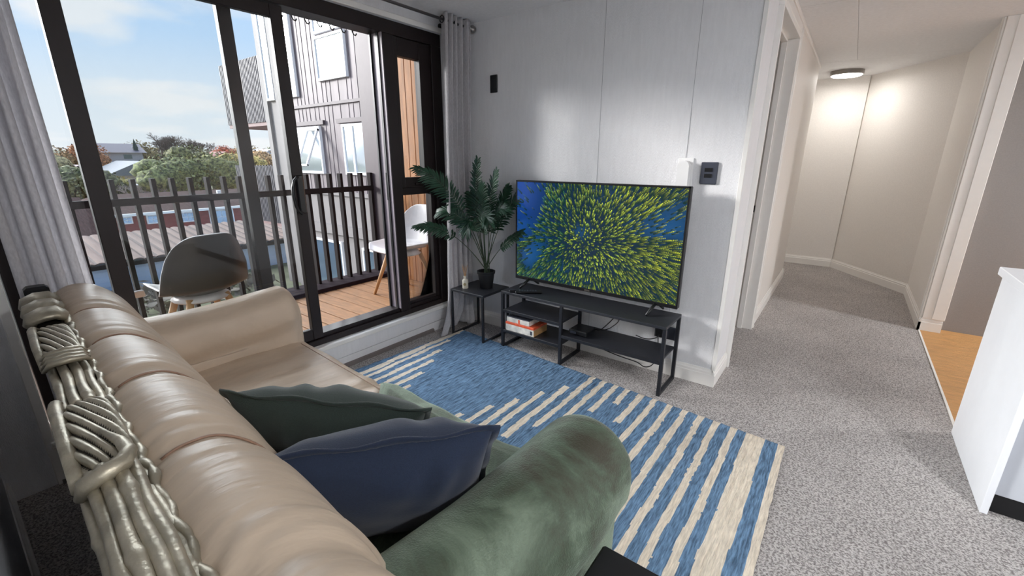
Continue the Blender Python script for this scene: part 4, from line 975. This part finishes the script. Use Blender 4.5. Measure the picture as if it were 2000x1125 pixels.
house('low white weatherboard house just above the railing', (-52, 11.9, -2.2), 4, 2.6, .9, .5, (230, 232, 234), (196, 196, 200))

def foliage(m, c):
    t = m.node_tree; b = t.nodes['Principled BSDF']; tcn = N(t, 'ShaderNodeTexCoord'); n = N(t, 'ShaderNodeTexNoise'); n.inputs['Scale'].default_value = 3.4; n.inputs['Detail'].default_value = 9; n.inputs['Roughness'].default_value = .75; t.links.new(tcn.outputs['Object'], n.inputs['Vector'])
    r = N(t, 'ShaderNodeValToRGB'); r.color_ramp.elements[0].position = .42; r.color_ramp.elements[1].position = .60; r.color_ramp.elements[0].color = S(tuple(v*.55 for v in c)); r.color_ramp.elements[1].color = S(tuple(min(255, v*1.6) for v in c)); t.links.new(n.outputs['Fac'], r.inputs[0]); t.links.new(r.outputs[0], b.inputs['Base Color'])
def tree(label, c, h, r, colr, name='tree', seed=0, squash=.8, group=None):
    rng = random.Random(seed); t = thing(name, label, 'tree', c, 0, group); colr = (min(255, colr[0]*1.10), colr[1]*.97, colr[2]*.84)
    x, y, z = c; mb = MB(); mb.tube([(x, y, z), (x+.1, y, z+h*.75)], [h*.035+.05, h*.02], 7); mb.build('trunk', mat('bark', S((96, 82, 70)), .9, noise_amt=.2), t)
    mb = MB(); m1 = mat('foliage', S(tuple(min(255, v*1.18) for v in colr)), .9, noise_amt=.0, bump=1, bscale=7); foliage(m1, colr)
    def ball(cx_, cy_, cz_, rr):
        def fn(u, v):
            a_, b_ = 2*PI*u, PI*v; d = Vector((math.sin(b_)*math.cos(a_), math.sin(b_)*math.sin(a_), math.cos(b_)))
            k = rr*(1+.28*noise.noise(d*2.2+Vector((cx_, cy_, cz_)))+.16*noise.noise(d*6+Vector((cx_, cy_, 0))))
            return (cx_+d.x*k, cy_+d.y*k, cz_+d.z*k*squash)
        mb.grid(fn, 18, 10)
    for k in range(9):
        ball(x+rng.uniform(-.45, .45)*r, y+rng.uniform(-.6, .6)*r, z+h-r*.6+rng.uniform(-.45, .3)*r, r*rng.uniform(.38, .6))
    for k in range(700):
        d = Vector((rng.gauss(0, 1), rng.gauss(0, 1), rng.gauss(0, 1))).normalized(); p_ = Vector((x, y, z+h-r*.6))+Vector((d.x*r*.95, d.y*r*1.02, d.z*r*squash*.9))*rng.uniform(.8, 1.08)
        a_ = Vector((rng.gauss(0, 1), rng.gauss(0, 1), rng.gauss(0, 1))).normalized()*r*.06; b_ = a_.cross(d).normalized()*r*.045
        mb.add([p_-a_, p_+b_, p_+a_, p_-b_], [(0, 1, 2, 3)])
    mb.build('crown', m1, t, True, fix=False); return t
def bare(label, c, h, w_, seed=0, colr=(112, 98, 90)):
    rng = random.Random(seed); t = thing('bare_tree', label, 'tree', c); mb = MB()
    def grow(p, d, L, r_, lv):
        q = p+d*L; mb.tube([p, (p+q)/2+Vector((rng.uniform(-.05, .05),)*3)*L, q], [r_, r_*.85, r_*.7], 4, cap=False)
        if lv <= 0: return
        for k in range(3 if lv > 2 else 4):
            nd = (d+Vector((rng.gauss(0, .45), rng.gauss(0, .55), rng.gauss(.12, .3)))).normalized(); grow(q, nd, L*rng.uniform(.62, .85), r_*.62, lv-1)
    for k in range(max(3, int(w_))): grow(Vector(c)+Vector((0, rng.uniform(-.5, .5)*w_, 0)), Vector((rng.uniform(-.2, .2), rng.uniform(-.5, .5), 1)).normalized(), h*.26, h*.022+.035, 5)
    mb.build('branches', mat('pale_branches', S(colr), .9, noise_amt=.2), t); return t
tree('large dense green tree in the centre of the view, left part of its canopy', (-45, 13.4, -3.6), 5.0, 2.6, (92, 108, 78), seed=1)
tree('large dense green tree in the centre of the view, right part of its canopy', (-46, 16.6, -3.6), 5.2, 2.6, (98, 110, 78), seed=2)
tree('yellow green tree just right of the big central canopy', (-50, 20.4, -3.0), 4.7, 2.3, (140, 138, 92), seed=3)
tree('brownish bushy tree left of the neighbouring balcony', (-52, 23.6, -3.2), 5.2, 2.3, (150, 134, 108), seed=4)
tree('dark green bushy tree low at the left behind the railing', (-46, 7.6, -3.8), 4.3, 2.4, (86, 98, 78), seed=5)
tree('green tree between the left window post and the gabled house', (-48, 9.9, -4.2), 4.0, 1.5, (118, 124, 86), seed=6)
tree('olive tree on the left skyline beside the curtain', (-70, 9.5, -1.6), 4.0, 2.2, (120, 110, 88), seed=7)
tree('rusty brown tree on the left skyline behind the window post', (-70, 12.6, -1.6), 4.4, 1.8, (134, 108, 88), seed=8)
tree('grey green hilltop tree around the dark roofed house', (-76, 19.0, -1.4), 4.6, 2.6, (108, 108, 84), seed=9)
tree('dark green tree under the bare hilltop tree', (-64, 20.6, -2.4), 5.0, 2.4, (90, 100, 74), seed=10)
tree('reddish autumn tree on the skyline beside the small white house', (-72, 27.4, -1.0), 3.9, 1.5, (150, 92, 76), seed=11)
tree('rounded olive tree on the skyline left of the door post', (-70, 29.6, -1.2), 4.2, 2.1, (124, 118, 88), seed=12)
tree('small green tree behind the grey gabled villa', (-75, 36, -1.0), 3.9, 2.4, (96, 108, 80), seed=13)
tree('sandy shrub below the grey gabled villa', (-58, 28.6, -3.0), 3.5, 1.9, (170, 150, 112), seed=14)
tree('sunlit yellow green bush in front of the left roof wing', (-26.5, 3.3, -5.2), 3.1, 1.3, (150, 160, 84), seed=15, name='bush')
tree('pale olive tree left of the central canopy above the white house', (-58, 15.6, -2.6), 3.0, 1.5, (136, 140, 96), seed=16)
tree('deep green tree between the gabled house and the central canopy', (-52, 14.0, -4.2), 3.6, 1.8, (84, 98, 72), seed=17)
tree('muted green tree at the far left edge of the hillside', (-60, 7.4, -3.2), 4.6, 2.4, (112, 116, 96), seed=18)
bare('wide bare branched tree rising above the centre of the skyline', (-66, 20.3, 0.2), 4.2, 7, 3)
bare('pale bare tree standing in front of the gabled house', (-44, 10.9, -3.6), 3.8, 2, 4, (176, 166, 160))
bare('pale bare twiggy tree right of the big green canopy', (-46, 19.2, -3.8), 3.8, 3, 8, (186, 170, 156))
cf = thing('conifer', 'small dark pointed conifer on the hilltop skyline', 'tree', (-72, 17.55, 0))
MB().lathe([(.12, 0), (.12, .6), (.75, .6), (.35, 1.5), (.5, 1.5), (.2, 2.5), (.3, 2.5), (0, 3.7)], (-72, 17.55, 0), 10).build('crown', mat('conifer_green', S((58, 70, 62)), .9, noise_amt=.3), cf)
MB().box((-19.9, -4, -7), (-14, 12, -3.15)).build('ground', grass)['kind'] = 'structure'
# scrub and garden wall between shed and balcony
sc_ = MB(); rng = random.Random(5)
for k in range(900):
    p_ = Vector((rng.uniform(-19.6, -16), rng.uniform(-2, 7.2), rng.uniform(-3.3, -2.75))); d = Vector((rng.gauss(0, 1), rng.gauss(0, 1), rng.gauss(0, 1))).normalized()*.22; q = d.cross(Vector((.3, .5, 1))).normalized()*.12
    sc_.add([p_-d, p_+q, p_+d, p_-q], [(0, 1, 2, 3)])
tag(sc_.build('scrub', mat('dry_scrub', S((132, 122, 108)), .9, noise_amt=.4, scale=2), None, fix=False), 'tangle of dry scrub in front of the light blue shed wall', 'scrub', kind='stuff')
